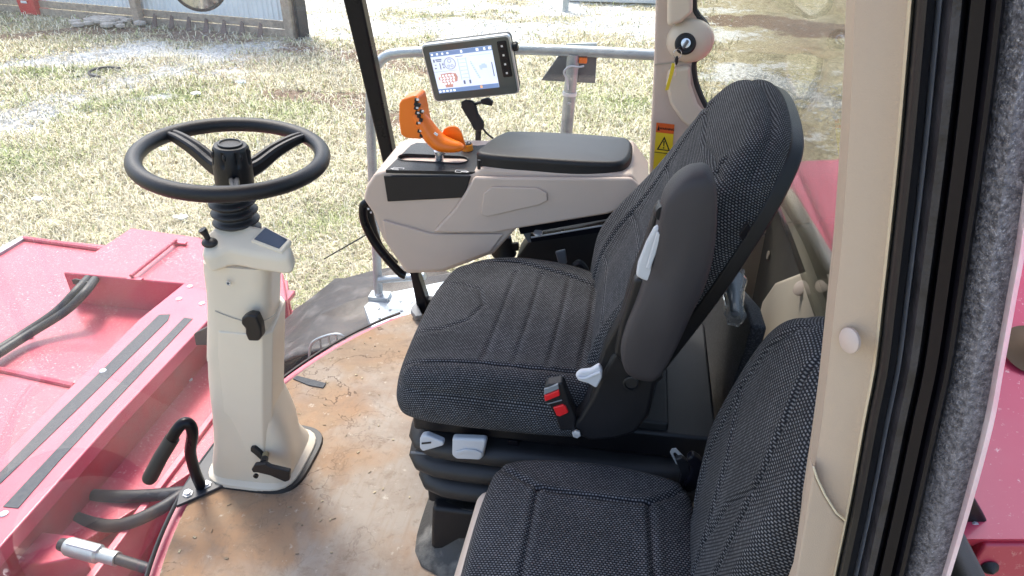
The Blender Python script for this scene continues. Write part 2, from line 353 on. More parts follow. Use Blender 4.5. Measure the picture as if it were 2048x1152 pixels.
def ground():
    xs = np.r_[-300, -120, -50, np.arange(-24, 14, .14), 25, 60, 150, 300]; ys = np.r_[-200, -60, -12, np.arange(-2, 26, .14), 32, 60, 150, 500]
    X, Y = np.meshgrid(xs, ys); Z = GZ+np.where((abs(X) < 25) & (Y > -2) & (Y < 26), .025*sn(X, Y, 1.2, 9), 0)
    nx, ny = len(xs), len(ys); v = np.c_[X.ravel(), Y.ravel(), Z.ravel()]
    i = np.arange(nx*ny).reshape(ny, nx); f = np.stack([i[:-1, :-1], i[:-1, 1:], i[1:, 1:], i[1:, :-1]], -1).reshape(-1, 4)
    me = bpy.data.meshes.new('ground'); me.from_pydata(v.tolist(), [], f.tolist())
    g, m, e = masks(X.ravel(), Y.ravel()); a = me.attributes.new('mask', 'FLOAT_COLOR', 'POINT'); a.data.foreach_set('color', np.c_[g, m, e, np.ones_like(g)].ravel())
    mt = bpy.data.materials.new('ground_straw_gravel'); mt.use_nodes = True; t = mt.node_tree; N = t.nodes; L = t.links; b = N['Principled BSDF']; b.inputs['Roughness'].default_value = .9; b.inputs['Specular IOR Level'].default_value = .2
    tc = N.new('ShaderNodeTexCoord'); at = N.new('ShaderNodeAttribute'); at.attribute_name = 'mask'; sp = N.new('ShaderNodeSeparateColor'); L.new(at.outputs['Color'], sp.inputs[0])
    def noise(s, d=6, r=.6):
        n = N.new('ShaderNodeTexNoise'); n.inputs['Scale'].default_value = s; n.inputs['Detail'].default_value = d; n.inputs['Roughness'].default_value = r; L.new(tc.outputs['Object'], n.inputs['Vector']); return n.outputs['Fac']
    def ramp(x, a, b_, c=0., d=1.):
        r = N.new('ShaderNodeMapRange'); L.new(x, r.inputs[0])
        for i, q in enumerate((a, b_, c, d)): r.inputs[i+1].default_value = q
        return r.outputs[0]
    def mix(f, a, c):
        x = N.new('ShaderNodeMix'); x.data_type = 'RGBA'; L.new(f, x.inputs[0])
        for i, q in ((6, a), (7, c)):
            if isinstance(q, tuple): x.inputs[i].default_value = (*q, 1)
            else: L.new(q, x.inputs[i])
        return x.outputs[2]
    fine = noise(22, 9, .75); mid = noise(5, 6)
    straw = mix(ramp(fine, .4, .6), (.24, .20, .12), (.56, .50, .33)); straw = mix(ramp(mid, .5, .7, 0, .6), straw, (.14, .12, .07))
    green = mix(ramp(fine, .4, .6), (.07, .10, .03), (.26, .28, .11)); mudc = mix(ramp(fine, .4, .6), (.12, .08, .055), (.27, .19, .13))
    grav = mix(ramp(noise(30, 8, .8), .42, .56), (.36, .34, .29), (.72, .73, .71))
    def edge(ch, k): 
        ad = N.new('ShaderNodeMath'); ad.operation = 'ADD'; L.new(sp.outputs[ch], ad.inputs[0]); L.new(ramp(noise(7, 9, .78), .3, .7, -k, k), ad.inputs[1]); return ramp(ad.outputs[0], .35, .6)
    c = mix(edge(2, .4), straw, green); c = mix(edge(1, .45), c, mudc); c = mix(edge(0, .85), c, grav); L.new(c, b.inputs['Base Color'])
    bp = N.new('ShaderNodeBump'); bp.inputs['Strength'].default_value = .8; bp.inputs['Distance'].default_value = .04; L.new(fine, bp.inputs['Height']); L.new(bp.outputs[0], b.inputs['Normal'])
    me.materials.append(mt); me.polygons.foreach_set('use_smooth', [True]*len(me.polygons)); o = bpy.data.objects.new('ground', me); COL.objects.link(o); struct(o)
ground()
def grass():
    n = 420000
    # more blades near the machine, fewer far off
    py = rng.uniform(0, 1, n)**.8*760-10; px = rng.uniform(-80, 1420, n)
    d = np.array(Fv)[None]+np.array(Rv)[None]*((px-1024)/FPX)[:, None]+np.array(Uv)[None]*((576-py)/FPX)[:, None]
    t = (GZ-CAM.z)/d[:, 2]; x = d[:, 0]*t; y = d[:, 1]*t
    x += rng.normal(0, .25, n); y += rng.normal(0, .25, n)
    # clumping
    g, m, e = masks(x, y); clump = sn(x, y, 5, 21); keep = (rng.uniform(0, 1, n) > g*.93) & (rng.uniform(0, 1, n) > m*.8) & (y > 1.9) & (clump+rng.uniform(-.9, .9, n) > -.55)
    x, y, e, g = x[keep], y[keep], e[keep], g[keep]; n = len(x); dist = np.hypot(x, y)
    Ln = rng.uniform(.06, .19, n)*(1-.35*g); w = .0026+.0008*dist; th = rng.uniform(0, 2*np.pi, n); lean = 1.5-1.1*rng.uniform(0, 1, n)**1.6
    dx, dy, dz = np.cos(th)*np.sin(lean), np.sin(th)*np.sin(lean), np.cos(lean)
    z0 = GZ+.025*sn(x, y, 1.2, 9)-.005
    th2 = th+rng.normal(0, .7, n)
    A = np.c_[x-np.sin(th)*w/2, y+np.cos(th)*w/2, z0]; B = np.c_[x+np.sin(th)*w/2, y-np.cos(th)*w/2, z0]
    mx, my, mz = x+dx*Ln*.55, y+dy*Ln*.55, z0+dz*Ln*.6+.01
    C_ = np.c_[mx+np.sin(th)*w*.4, my-np.cos(th)*w*.4, mz]; D = np.c_[mx-np.sin(th)*w*.4, my+np.cos(th)*w*.4, mz]
    T = np.c_[mx+np.cos(th2)*Ln*.5, my+np.sin(th2)*Ln*.5, mz+dz*Ln*.15-.004]
    V = np.stack([A, B, C_, D, T], 1).reshape(-1, 3); o = np.arange(n)*5
    me = bpy.data.meshes.new('grass'); me.vertices.add(n*5); me.vertices.foreach_set('co', V.ravel())
    q = np.stack([o, o+1, o+2, o+3], 1); tr = np.stack([o+3, o+2, o+4], 1); loops = np.concatenate([q, tr], 1).ravel()
    me.loops.add(n*7); me.loops.foreach_set('vertex_index', loops.astype(np.int32)); me.polygons.add(n*2)
    ls = np.stack([np.arange(n)*7, np.arange(n)*7+4], 1).ravel(); me.polygons.foreach_set('loop_start', ls.astype(np.int32)); me.update(calc_edges=True)
    k = rng.uniform(-.15, 1, n); straw = np.array([.78, .70, .48])[None]*(.45+.75*k[:, None]); pale = np.array([.86, .80, .62])[None]*(.7+.4*k[:, None]); green = np.array([.40, .45, .18])[None]*(.5+.9*k[:, None])
    c = np.where((rng.uniform(0, 1, n) < .3)[:, None], pale, straw); c = np.where((rng.uniform(0, 1, n) < .10+e*.55)[:, None], green, c)
    c4 = np.repeat(np.c_[c, np.ones(n)], 5, 0); a = me.attributes.new('col', 'FLOAT_COLOR', 'POINT'); a.data.foreach_set('color', c4.ravel())
    mt = bpy.data.materials.new('grass_blades'); mt.use_nodes = True; N = mt.node_tree.nodes; at = N.new('ShaderNodeAttribute'); at.attribute_name = 'col'
    b = N['Principled BSDF']; b.inputs['Roughness'].default_value = .7; b.inputs['Specular IOR Level'].default_value = .3; mt.node_tree.links.new(at.outputs['Color'], b.inputs['Base Color'])
    me.materials.append(mt); ob = bpy.data.objects.new('grass', me); COL.objects.link(ob); stuff(ob); tag(ob, 'dry straw coloured grass with green tufts all over the yard', 'grass')
grass()
def stones():
    n = 9000; xs = []; 
    for l, w in gravel_lines:
        for _ in range(n//len(gravel_lines)):
            i = rng.integers(0, len(l)-1); t = rng.uniform(); xs.append((l[i][0]*(1-t)+l[i+1][0]*t+rng.normal(0, w*.45), l[i][1]*(1-t)+l[i+1][1]*t+rng.normal(0, w*.45)))
    P = np.array([p for p in xs if p[1] > 2.2]); n = len(P); r = rng.uniform(.008, .028, n)
    base = np.array([(1, 0, 0), (-1, 0, 0), (0, 1, 0), (0, -1, 0), (0, 0, .7), (0, 0, -.7)]); F = np.array([(0, 2, 4), (2, 1, 4), (1, 3, 4), (3, 0, 4), (2, 0, 5), (1, 2, 5), (3, 1, 5), (0, 3, 5)])
    V = base[None]*r[:, None, None]*rng.uniform(.6, 1.4, (n, 6, 1)); V[:, :, 0] += P[:, 0, None]; V[:, :, 1] += P[:, 1, None]; V[:, :, 2] += GZ+.025*sn(P[:, 0], P[:, 1], 1.2, 9)[:, None]+.004
    Fs = (F[None]+(np.arange(n)*6)[:, None, None]).reshape(-1, 3)
    me = bpy.data.meshes.new('gravel'); me.from_pydata(V.reshape(-1, 3).tolist(), [], Fs.tolist()); me.materials.append(mat('pale_stone', (.66, .66, .64), .8, col2=(.4, .38, .34), nscale=3))
    o = bpy.data.objects.new('gravel', me); COL.objects.link(o); stuff(o); tag(o, 'loose pale gravel strewn over the tracks in the yard', 'gravel')
stones()
# ------------------------------------------------------------------ shed across the yard
def shed():
    A = W(-160, 6, z=GZ); B = W(604, 76, z=GZ); d = (B-A); Lw = d.length; d.normalize(); n = Vector((d.y, -d.x, 0)); up = Vector((0, 0, 1))
    if n.dot(CAM-A) < 0: n = -n
    t = thing('shed', 'long shed of pale corrugated metal on wooden posts at the far side of the yard', 'shed', A)
    k = int(Lw/.95); w = Lw/k
    for i in range(k):
        mb = MB(); prof = []; m = 48
        for j in range(m+1):
            s = j/m*w; ph = (s/.115) % 1; h = .022 if ph < .28 else 0; prof.append((s, h))
        base = A+d*(i*w); q0 = [base+d*s+n*(h+.02)+up*.30 for s, h in prof]; q1 = [p+up*3.6 for p in q0]
        mb.loft([q0, q1], cap=False, close=False)
        bk = [base+d*s+up*.30 for s in (0, w)]; mb.add([bk[0], bk[1], bk[1]+up*3.6, bk[0]+up*3.6], [(0, 1, 2, 3)])
        mb.build('siding_sheet', M_tin, t, ang=20, keep=True)
    for i, (o, h) in enumerate(((0, .16), (.155, .15))):
        for j in range(4):
            MB().box(A+d*(Lw*(j+.5)/4)+n*(.045+.03*(1-i))+up*(.07+o), (Lw/4-.01, .04, h-.01), Matrix.Rotation(math.atan2(d.y, d.x), 3, 'Z')).build('skirt_board', M_wood, t, .004)
    rot = Matrix.Rotation(math.atan2(d.y, d.x), 3, 'Z')
    for px, py, r in ((294, 47, .11), (596, 74, .12), (-40, 20, .11)):
        p = W(px, py, z=GZ); s = (p-A).dot(d); c = A+d*s+n*.16
        MB().box(c+up*1.9, (r*1.5, .14, 3.9), rot).build('post', M_wood, t, .008)
    p = A+d*((W(300, 47, z=GZ)-A).dot(d)+.05)+n*.2
    MB().tube([p+up*.5, p+d*1.5+up*2.4], .05, 6).build('brace', M_wood, t)
    MB().box(B+d*.05+up*1.9, (.06, .3, 3.9), rot).build('corner_trim', M_blackm, t, .004)
    # junk along the foot of the wall
    for i in range(7):
        q = B-d*(.8+i*.42)+n*(.14)+up*.12
        MB().prism([q+up*.14, q+up*.10+d*.05, q-up*.1+d*.10+n*.1, q-up*.12-d*.02+n*.12], n*.03).build('rusty_tine', mat('rust', (.16, .11, .09), .8) if i == 0 else bpy.data.materials['rust'], t, .003)
    # ice chest standing in front
    c = W(80, 26, z=GZ)+n*.1; t = thing('cool_box', 'red cool box with white lid beside the corrugated shed', 'cool box', c)
    MB().box(c+up*.20, (.46, .34, .38), rot, taper=1.06).build('body', mat('cooler_red', (.62, .02, .03), .4), t, .02)
    MB().box(c+up*.43, (.52, .38, .08), rot).build('lid', M_white, t, .015)
    MB().box(c+up*.28+n*.2, (.16, .02, .05), rot).build('handle', M_white, t, .004)
    # heap of pale rubble
    c = W(235, 46, z=GZ)+n*.2; mb = MB()
    for i in range(60):
        a = random.uniform(0, 6.3); r = random.uniform(0, .75)**1.2; s = random.uniform(.05, .13)
        mb.ball((c.x+r*math.cos(a)*1.2, c.y+r*math.sin(a)*.5, GZ+.02+.12*(1-r)), (s*1.3, s, s*.5), 7)
    o = mb.build('rubble_heap', mat('pale_rubble', (.62, .56, .48), .9, col2=(.45, .38, .32), nscale=12, bump=1, bscale=30)); tag(o, 'low heap of pale rubble lying against the shed wall', 'rubble')
shed()
def yard_bits():
    def blob(px, py, sx, sy, name, m, label, cat, sz=.02):
        c = W(px, py, z=GZ+.03); mb = MB(); q = []
        for k in range(14):
            a = 2*math.pi*k/14; r = random.uniform(.7, 1.1); q.append(c+Vector((sx*r*math.cos(a), sy*r*math.sin(a), random.uniform(-.01, .01))))
        mb.prism(q, (0, 0, sz)); tag(mb.build(name, m, None, .006), label, cat, 'scraps of litter on the grass')
    pw = mat('chalky_white', (.85, .84, .80), .8, nscale=20)
    blob(362, 437, .085, .05, 'paper_scrap', pw, 'white scrap of paper on the grass below the steering wheel rim', 'litter')
    blob(330, 300, .06, .06, 'paper_scrap', pw, 'small white scrap on the grass seen through the steering wheel', 'litter')
    blob(75, 400, .07, .05, 'paper_scrap', pw, 'pale scrap in the grass at the left edge, above the red header', 'litter')
    blob(392, 188, .09, .07, 'paper_scrap', pw, 'pale scrap in the grass far behind the steering wheel', 'litter')
    blob(484, 165, .09, .06, 'plastic_wrapper', mat('pale_blue_plastic', (.45, .62, .75), .4), 'crumpled pale blue wrapper lying on the grass', 'litter')
    p = [W(a, b, z=GZ+.05) for a, b in ((240, 136), (215, 134), (190, 138), (178, 145), (184, 151), (200, 153))]
    tag(MB().tube(spline(p, 8), .022, 8).build('hose_loop', M_rubber), 'black hose loop lying on the gravel in the yard', 'hose')
    b = W(1131, 22, z=GZ); t = MB().tube([b-Vector((0, 0, .1)), b+Vector((0, 0, 1.5))], .07, 14).build('marker_post', M_galv); tag(t, 'short pale metal post standing at the far edge of the gravel', 'post')
    c = W(1240, 2, z=GZ); mb = MB().box(c+Vector((0, 0, .25)), (2.6, .5, .5), taper=.9); tag(mb.build('concrete_barrier', mat('pale_concrete', (.72, .71, .68), .85, bump=.4, bscale=20), None, .03), 'long low white concrete barrier beyond the gravel', 'barrier')
yard_bits()

# ------------------------------------------------------------------ red header in front of the cab
def header():
    t = thing('crop_header', 'red crop header in front of the cab with two black grip strips on its beam', 'header', (-2.4, 2.5, -1.9))
    zB = -.74; zA = -.95
    MB().prism([W(a, b, z=zA) for a, b in ((-420, 700), (-60, 530), (0, 503), (48, 474), (215, 490), (440, 530), (575, 560), (600, 800), (300, 1000), (-500, 1500))], (0, 0, -.05)).build('deck_plate', M_red, t, .006)
    MB().prism([W(a, b, z=zA+.02) for a, b in ((-60, 532), (0, 505), (50, 475), (44, 471), (-6, 497), (-66, 524))], (0, 0, -.1)).build('edge_rail', M_galv, t, .004)
    # raised lips of the deck
    MB().tube([W(48, 477, z=zA+.01), W(215, 500, z=zA+.01)], .018, 8).build('folded_edge', M_red, t)
    MB().tube([W(-80, 722, z=zA+.006), W(148, 772, z=zA+.006)], .016, 8).build('folded_edge', M_red, t)
    # box B
    top = [(125, 545), (262, 455), (400, 474), (470, 520), (566, 545), (574, 600), (430, 640), (366, 567)]
    MB().prism([W(a, b, z=zB) for a, b in top], (0, 0, -.22)).build('raised_cover', M_red, t, .012, 3)
    # hinge rod
    a, b = W(262, 552, z=zB+.03), W(352, 480, z=zB+.03); r = MB().tube([a, b], .011, 10).build('hinge_rod', M_red, t)
    for p in (a, b): MB().box(p+Vector((0.02, 0, -.018)), (.09, .03, .012)).build('hinge_plate', M_redo, r, .003)
    # slot and hoses
    fx = W(160, 572, z=zB).x
    sl = [W(p, q, y=W(160, 560, z=zB).y-.012) for p, q in ((143, 560), (150, 558), (188, 568), (190, 574), (184, 580), (146, 568))]
    MB().prism(sl, (0, .01, 0)).build('hose_slot', M_blackm, t, .002)
    for o, r in ((0, .024), (.035, .024)):
        pts = spline([W(165+o*400, 566+o*60, z=zB-.02)+Vector((0, .05, 0)), W(150+o*500, 585+o*80, z=zB-.02), W(110+o*500, 625, z=zA+.12), W(40+o*350, 672, z=zA+.06), W(-60, 735+o*300, z=zA+.06), W(-200, 830+o*500, z=zA+.06)], 10)
        MB().tube(pts, r, 14).build('hydraulic_hose', M_rubber, t)
    # walkway beam with grip strips
    zC = -.70
    beam = [(368, 566), (424, 584), (421, 636), (236, 830), (0, 1095), (-260, 1400), (-420, 1300), (0, 915), (87, 826), (278, 638)]
    bo = MB().prism([W(a, b, z=zC) for a, b in beam], (0, 0, -.07)).build('walkway_beam', M_redo, t, .008, 3)
    for s in ([(318, 629), (340, 628), (336, 640), (142, 830), (0, 967), (-200, 1165), (-205, 1140), (0, 944), (111, 830)], [(368, 635), (385, 637), (203, 830), (115, 925), (36, 1016), (6, 1013), (60, 955), (177, 830)]):
        MB().prism([W(a, b, z=zC+.003) for a, b in s], (0, 0, -.005)).build('grip_strip', M_grip, t)
    for a, b in ((358, 598), (380, 573), (404, 607), (8, 1028), (206, 742), (-10, 930)):
        p = W(a, b, z=zC); MB().lathe([(.016, 0), (.016, .003), (.012, .006), (0, .007)], p, (0, 0, 1), 12).build('bolt_head', M_bolt, bo)
    for a, b in ((328, 594), (139, 617), (62, 675), (380, 760), (330, 560)):
        p = W(a, b, z=zA+.002); MB().lathe([(.013, 0), (.013, .005), (0, .008)], p, (0, 0, 1), 10).build('bolt_head', M_bolt, t)
    # stepped beams below, all running across the machine
    xr = W(236, 830, z=zC).x
    y0, y1 = .2, 3.35
    def bar(name, x0, x1, z0, z1, m, ya=y0, yb=y1, bev=.006): return MB().box(((x0+x1)/2, (ya+yb)/2, (z0+z1)/2), (x1-x0, yb-ya, z1-z0)).build(name, m, t, bev)
    bar('beam_web', xr-.06, xr-.035, -1.05, zC-.06, M_redd)
    bar('lower_shelf', xr-.05, xr+.20, -1.04, -1.0, M_redd)
    bar('rib', xr+.20, xr+.235, -1.10, -.93, M_redo)
    bar('web_plate', xr+.205, xr+.225, -1.45, -1.08, M_redd)
    bar('lower_shelf', xr+.22, xr+.50, -1.26, -1.22, M_redd)
    bar('rib', xr+.36, xr+.385, -1.24, -1.17, M_redo)
    bar('rib', xr+.50, xr+.53, -1.34, -1.16, M_redo)
    bar('trough_floor', xr+.5, xr+.95, -1.62, -1.58, M_redd)
    bar('trough_back', xr+.93, xr+.97, -1.62, -1.10, M_redd)
    for y in np.arange(.5, 3.3, .42):
        p = Vector((xr+.08, y, -1.0)); MB().lathe([(.02, 0), (.02, .004), (.011, .005), (.011, .014), (0, .015)], p, (0, 0, 1), 10).build('bolt_head', M_bolt, t)
    # right end plates seen past the column
    for i, (x0, z) in enumerate(((xr-.1, -.80), (xr+.22, -.98), (xr+.50, -1.15))):
        MB().prism([(x0, 3.30, z), (x0+.34, 3.30, z-.02), (x0+.34, 3.30, z-.34), (x0, 3.30, z-.34)], (0, .02, 0)).build('end_plate', M_redo, t, .006)
        bar('end_rib', x0, x0+.36, z-.03, z, M_redo, 3.14, 3.36)
    # black opening under the beam end
    MB().prism([W(a, b, y=2.55) for a, b in ((388, 668), (414, 655), (417, 690), (392, 690))], (0, .02, 0)).build('vent_opening', M_blackm, t)
    # hoses and connector in front of the lower windscreen
    p = [W(100, 975, z=-1.0), W(180, 990, z=-.95), W(270, 992, z=-.92), W(360, 985, z=-.9), W(420, 975, z=-.9)]
    MB().tube(spline(p, 10), .026, 14).build('hydraulic_hose', M_rubber, t)
    p = [W(96, 985, z=-1.0), W(120, 1020, z=-.98), W(190, 1048, z=-.95), W(250, 1048, z=-.92), W(320, 1018, z=-.9), W(370, 985, z=-.9)]
    MB().tube(spline(p, 10), .026, 14).build('hydraulic_hose', M_rubber, t)
    bx = [(60, 1060), (150, 1070), (170, 1110), (80, 1130), (-20, 1110)]
    MB().prism([W(a, b, z=-.86) for a, b in bx], (0, 0, -.14)).build('bracket_arm', M_redo, t, .01)
    a, b = W(135, 1092, z=-.78), W(235, 1118, z=-.78); ax = (b-a).normalized(); L = (b-a).length
    c = MB().lathe([(.0, 0), (.030, .0), (.034, .01), (.034, L*.62), (.026, L*.66), (.026, L), (.020, L), (.0, L)], a, ax, 20).build('hydraulic_coupler', mat('cast_metal', (.50, .53, .50), .4, metal=.6, nscale=20, bump=.3), t, ang=40)
    MB().box(a+ax*L*.38+Vector((0, 0, .03)), (L*.6, .03, .012), Matrix.Rotation(math.atan2(ax.y, ax.x), 3, 'Z')).build('coupler_tag', M_ltgrey, c, .003)
    MB().lathe([(.0, -.03), (.022, -.03), (.026, 0), (0, .001)], a, ax, 16).build('dust_cap', M_blackm, c)
    MB().tube([b, b+ax*.25+Vector((0, 0, -.02)), b+ax*.5+Vector((0, 0, -.08))], .02, 12).build('hydraulic_hose', M_rubber, t)
header()

# ------------------------------------------------------------------ outside platform, rail and tyre
def platform():
    zp = -.30
    t = thing('access_platform', 'galvanised guard rail and perforated step platform outside the right window', 'guard rail', W(780, 620, z=zp))
    pl = [(728, 612), (752, 590), (900, 560), (1150, 560), (1150, 700), (760, 700)]
    MB().prism([W(a, b, z=zp) for a, b in pl], (0, 0, -.04)).build('platform_plate', mat('platform_zinc', (.52, .58, .60), .45, metal=.35, col2=(.42, .47, .5), nscale=14), t, .004)
    o = W(780, 620, z=zp); mb = MB()
    for i in range(9):
        for j in range(6):
            q = Vector((o.x-.05+i*.05+(j % 2)*.025, o.y-.28+j*.07, zp)); mb.lathe([(.007, 0), (.005, .005), (0, .0055)], q, (0, 0, 1), 8)
    stuff(mb.build('grip_studs', M_galv, t))
    yR = 2.60; r = .0185
    rail = [W(758, 604, y=yR)] + [W(750, 440, y=yR), W(743, 300, y=yR), W(741, 200, y=yR), W(746, 150, y=yR), W(765, 118, y=yR), W(800, 106, y=yR), W(900, 103, y=yR), W(1060, 99, y=yR), W(1310, 110, y=yR), W(1345, 114, y=yR), W(1362, 128, y=yR), W(1366, 160, y=yR), W(1364, 420, y=yR)]
    MB().tube(spline(rail, 8), r, 18).build('top_rail', M_galv, t)
    MB().tube([W(1147, 108, y=yR), W(1134, 250, y=yR), W(1120, 420, y=yR), W(1108, 560, y=yR)], .022, 18).build('rail_post', M_galv, t)
    MB().tube([W(758, 560, y=yR-.02), W(850, 552, y=yR-.02)], .016, 12).build('foot_rail', M_galv, t)
    q = W(760, 594, y=yR); f = MB().box(q, (.09, .06, .03)).build('foot_bracket', M_galv, t, .004)
    MB().lathe([(.014, 0), (.014, .01), (.006, .012), (.006, .03), (0, .03)], q+Vector((0, -.01, .015)), (0, 0, 1), 10).build('bolt_head', M_bolt, f)
    MB().lathe([(.006, 0), (.004, .004), (0, .005)], W(1138, 207, y=yR-.021), (0, -1, 0), 10).build('bolt_head', M_bolt, t)
    # lighting board hanging on the rail
    t2 = thing('marker_board', 'dark grey lamp board hanging from the galvanised guard rail', 'board', W(1150, 100, y=yR))
    ext('board', [(1118, 110), (1194, 108), (1190, 167), (1082, 161)], dict(y=yR+.03), (0, .008, 0), M_midgrey, t2, .002)
    ext('top_tab', [(1133, 88), (1194, 86), (1194, 96), (1133, 97)], dict(y=yR+.02), (0, .01, 0), M_galv, t2, .001)
    MB().box(W(1166, 120, y=yR-.005), (.028, .02, .02)).build('orange_clip', M_orange, t2, .003)
    MB().tube(spline([W(a, b, y=yR-.03) for a, b in ((1168, 132), (1158, 134), (1140, 133), (1128, 144), (1134, 160), (1136, 180))], 6), .0035, 8).build('wire', M_ltgrey, t2)
    MB().lathe([(.026, 0), (.026, .012)], W(1139, 190, y=yR), (.05, 0, 1), 14).build('cable_tie', M_white, t2)
    # tyre and crinkled mudguard below the platform
    c = Vector((-.95, 2.66, -1.22))
    ty = thing('front_tyre', 'big black ribbed tyre below the step platform', 'tyre', (c.x, c.y, GZ))
    MB().lathe([(.30, -.24), (.62, -.25), (.72, -.21), (.745, -.1), (.75, 0), (.745, .1), (.72, .21), (.62, .25), (.30, .24)], c, (0, 1, 0), 56).build('tyre', M_rubber, ty)
    MB().lathe([(0, -.16), (.28, -.16), (.31, -.22), (.31, .22), (0, .2)], c, (0, 1, 0), 40).build('rim', M_redo, ty)
    for k in range(26):
        a = 2*math.pi*k/26
        for s in (-1, 1):
            rot = Matrix.Rotation(-a, 3, 'Y') @ Matrix.Rotation(s*.7, 3, 'Z'); q = c+Matrix.Rotation(-a, 3, 'Y') @ Vector((.755, s*.11, 0))
            MB().box(q, (.05, .26, .045), Matrix.Rotation(-a, 3, 'Y') @ Matrix.Rotation(s*.6, 3, 'X')).build('tread_bar', M_rubber, ty, .006)
    crk = mat('dirty_smoked_plastic', (.016, .012, .011), .5, col2=(.095, .085, .08), nscale=7, nmix=(.52, .68), bump=.9, bscale=25)
    mb = MB(); rings = []
    for i in range(19):
        a = R_(25+i*8.5); rr = .84
        rings.append([c+Vector((-math.cos(a)*(rr+.035*random.uniform(-1, 1)), -.36+.70*j/12, math.sin(a)*(rr+.03*random.uniform(-1, 1)))) for j in range(13)])
    mb.loft(rings, cap=False, close=False); o = mb.build('mudguard', crk, None, keep=True, ang=80); so_ = o.modifiers.new('s', 'SOLIDIFY'); so_.thickness = .012
    tag(o, 'creased dark plastic mudguard curving over the front tyre', 'mudguard')
platform()
def step_grille():
    t = thing('wheel_step_grille', 'small grey barred step frame in front of the dark mudguard', 'step', W(655, 690, y=2.2))
    fr = spline([W(a, b, y=2.2) for a, b in ((618, 722), (622, 690), (640, 676), (672, 668), (688, 676), (690, 700), (670, 712))], 6)
    MB().tube(fr, .0055, 8).build('frame', M_galv, t)
    for a, b in (((640, 678), (644, 716)), ((657, 672), (664, 710)), ((672, 669), (680, 704))): MB().tube([W(*a, y=2.2), W(*b, y=2.2)], .004, 8).build('bar', M_galv, t)
step_grille()
def outside_mirror():
    c = W(397, -34, y=2.75); nn = (CAM-c).normalized(); t = thing('side_mirror', 'round black-rimmed mirror hanging above the view of the shed', 'mirror', c)
    rr = .098
    MB().lathe([(0, -.03), (rr*.8, -.025), (rr*1.02, -.008), (rr*1.04, .004), (rr*.96, .008), (rr*.94, .002), (0, .002)], c, nn, 40, mod=lambda a, h: 1-.28*abs(math.sin(a))**3*0).build('housing', M_blackm, t)
    MB().lathe([(rr*.93, .002), (rr*.7, .008), (rr*.4, .012), (0, .014)], c, nn, 40).build('mirror_glass', mat('mirror_silver', (.42, .45, .47), .08, metal=1), t)
    MB().tube([c-nn*.02, c-nn*.02+Vector((-.02, .05, .35)), c+Vector((.3, -.1, .95))], .012, 10).build('arm', M_blackm, t)
outside_mirror()
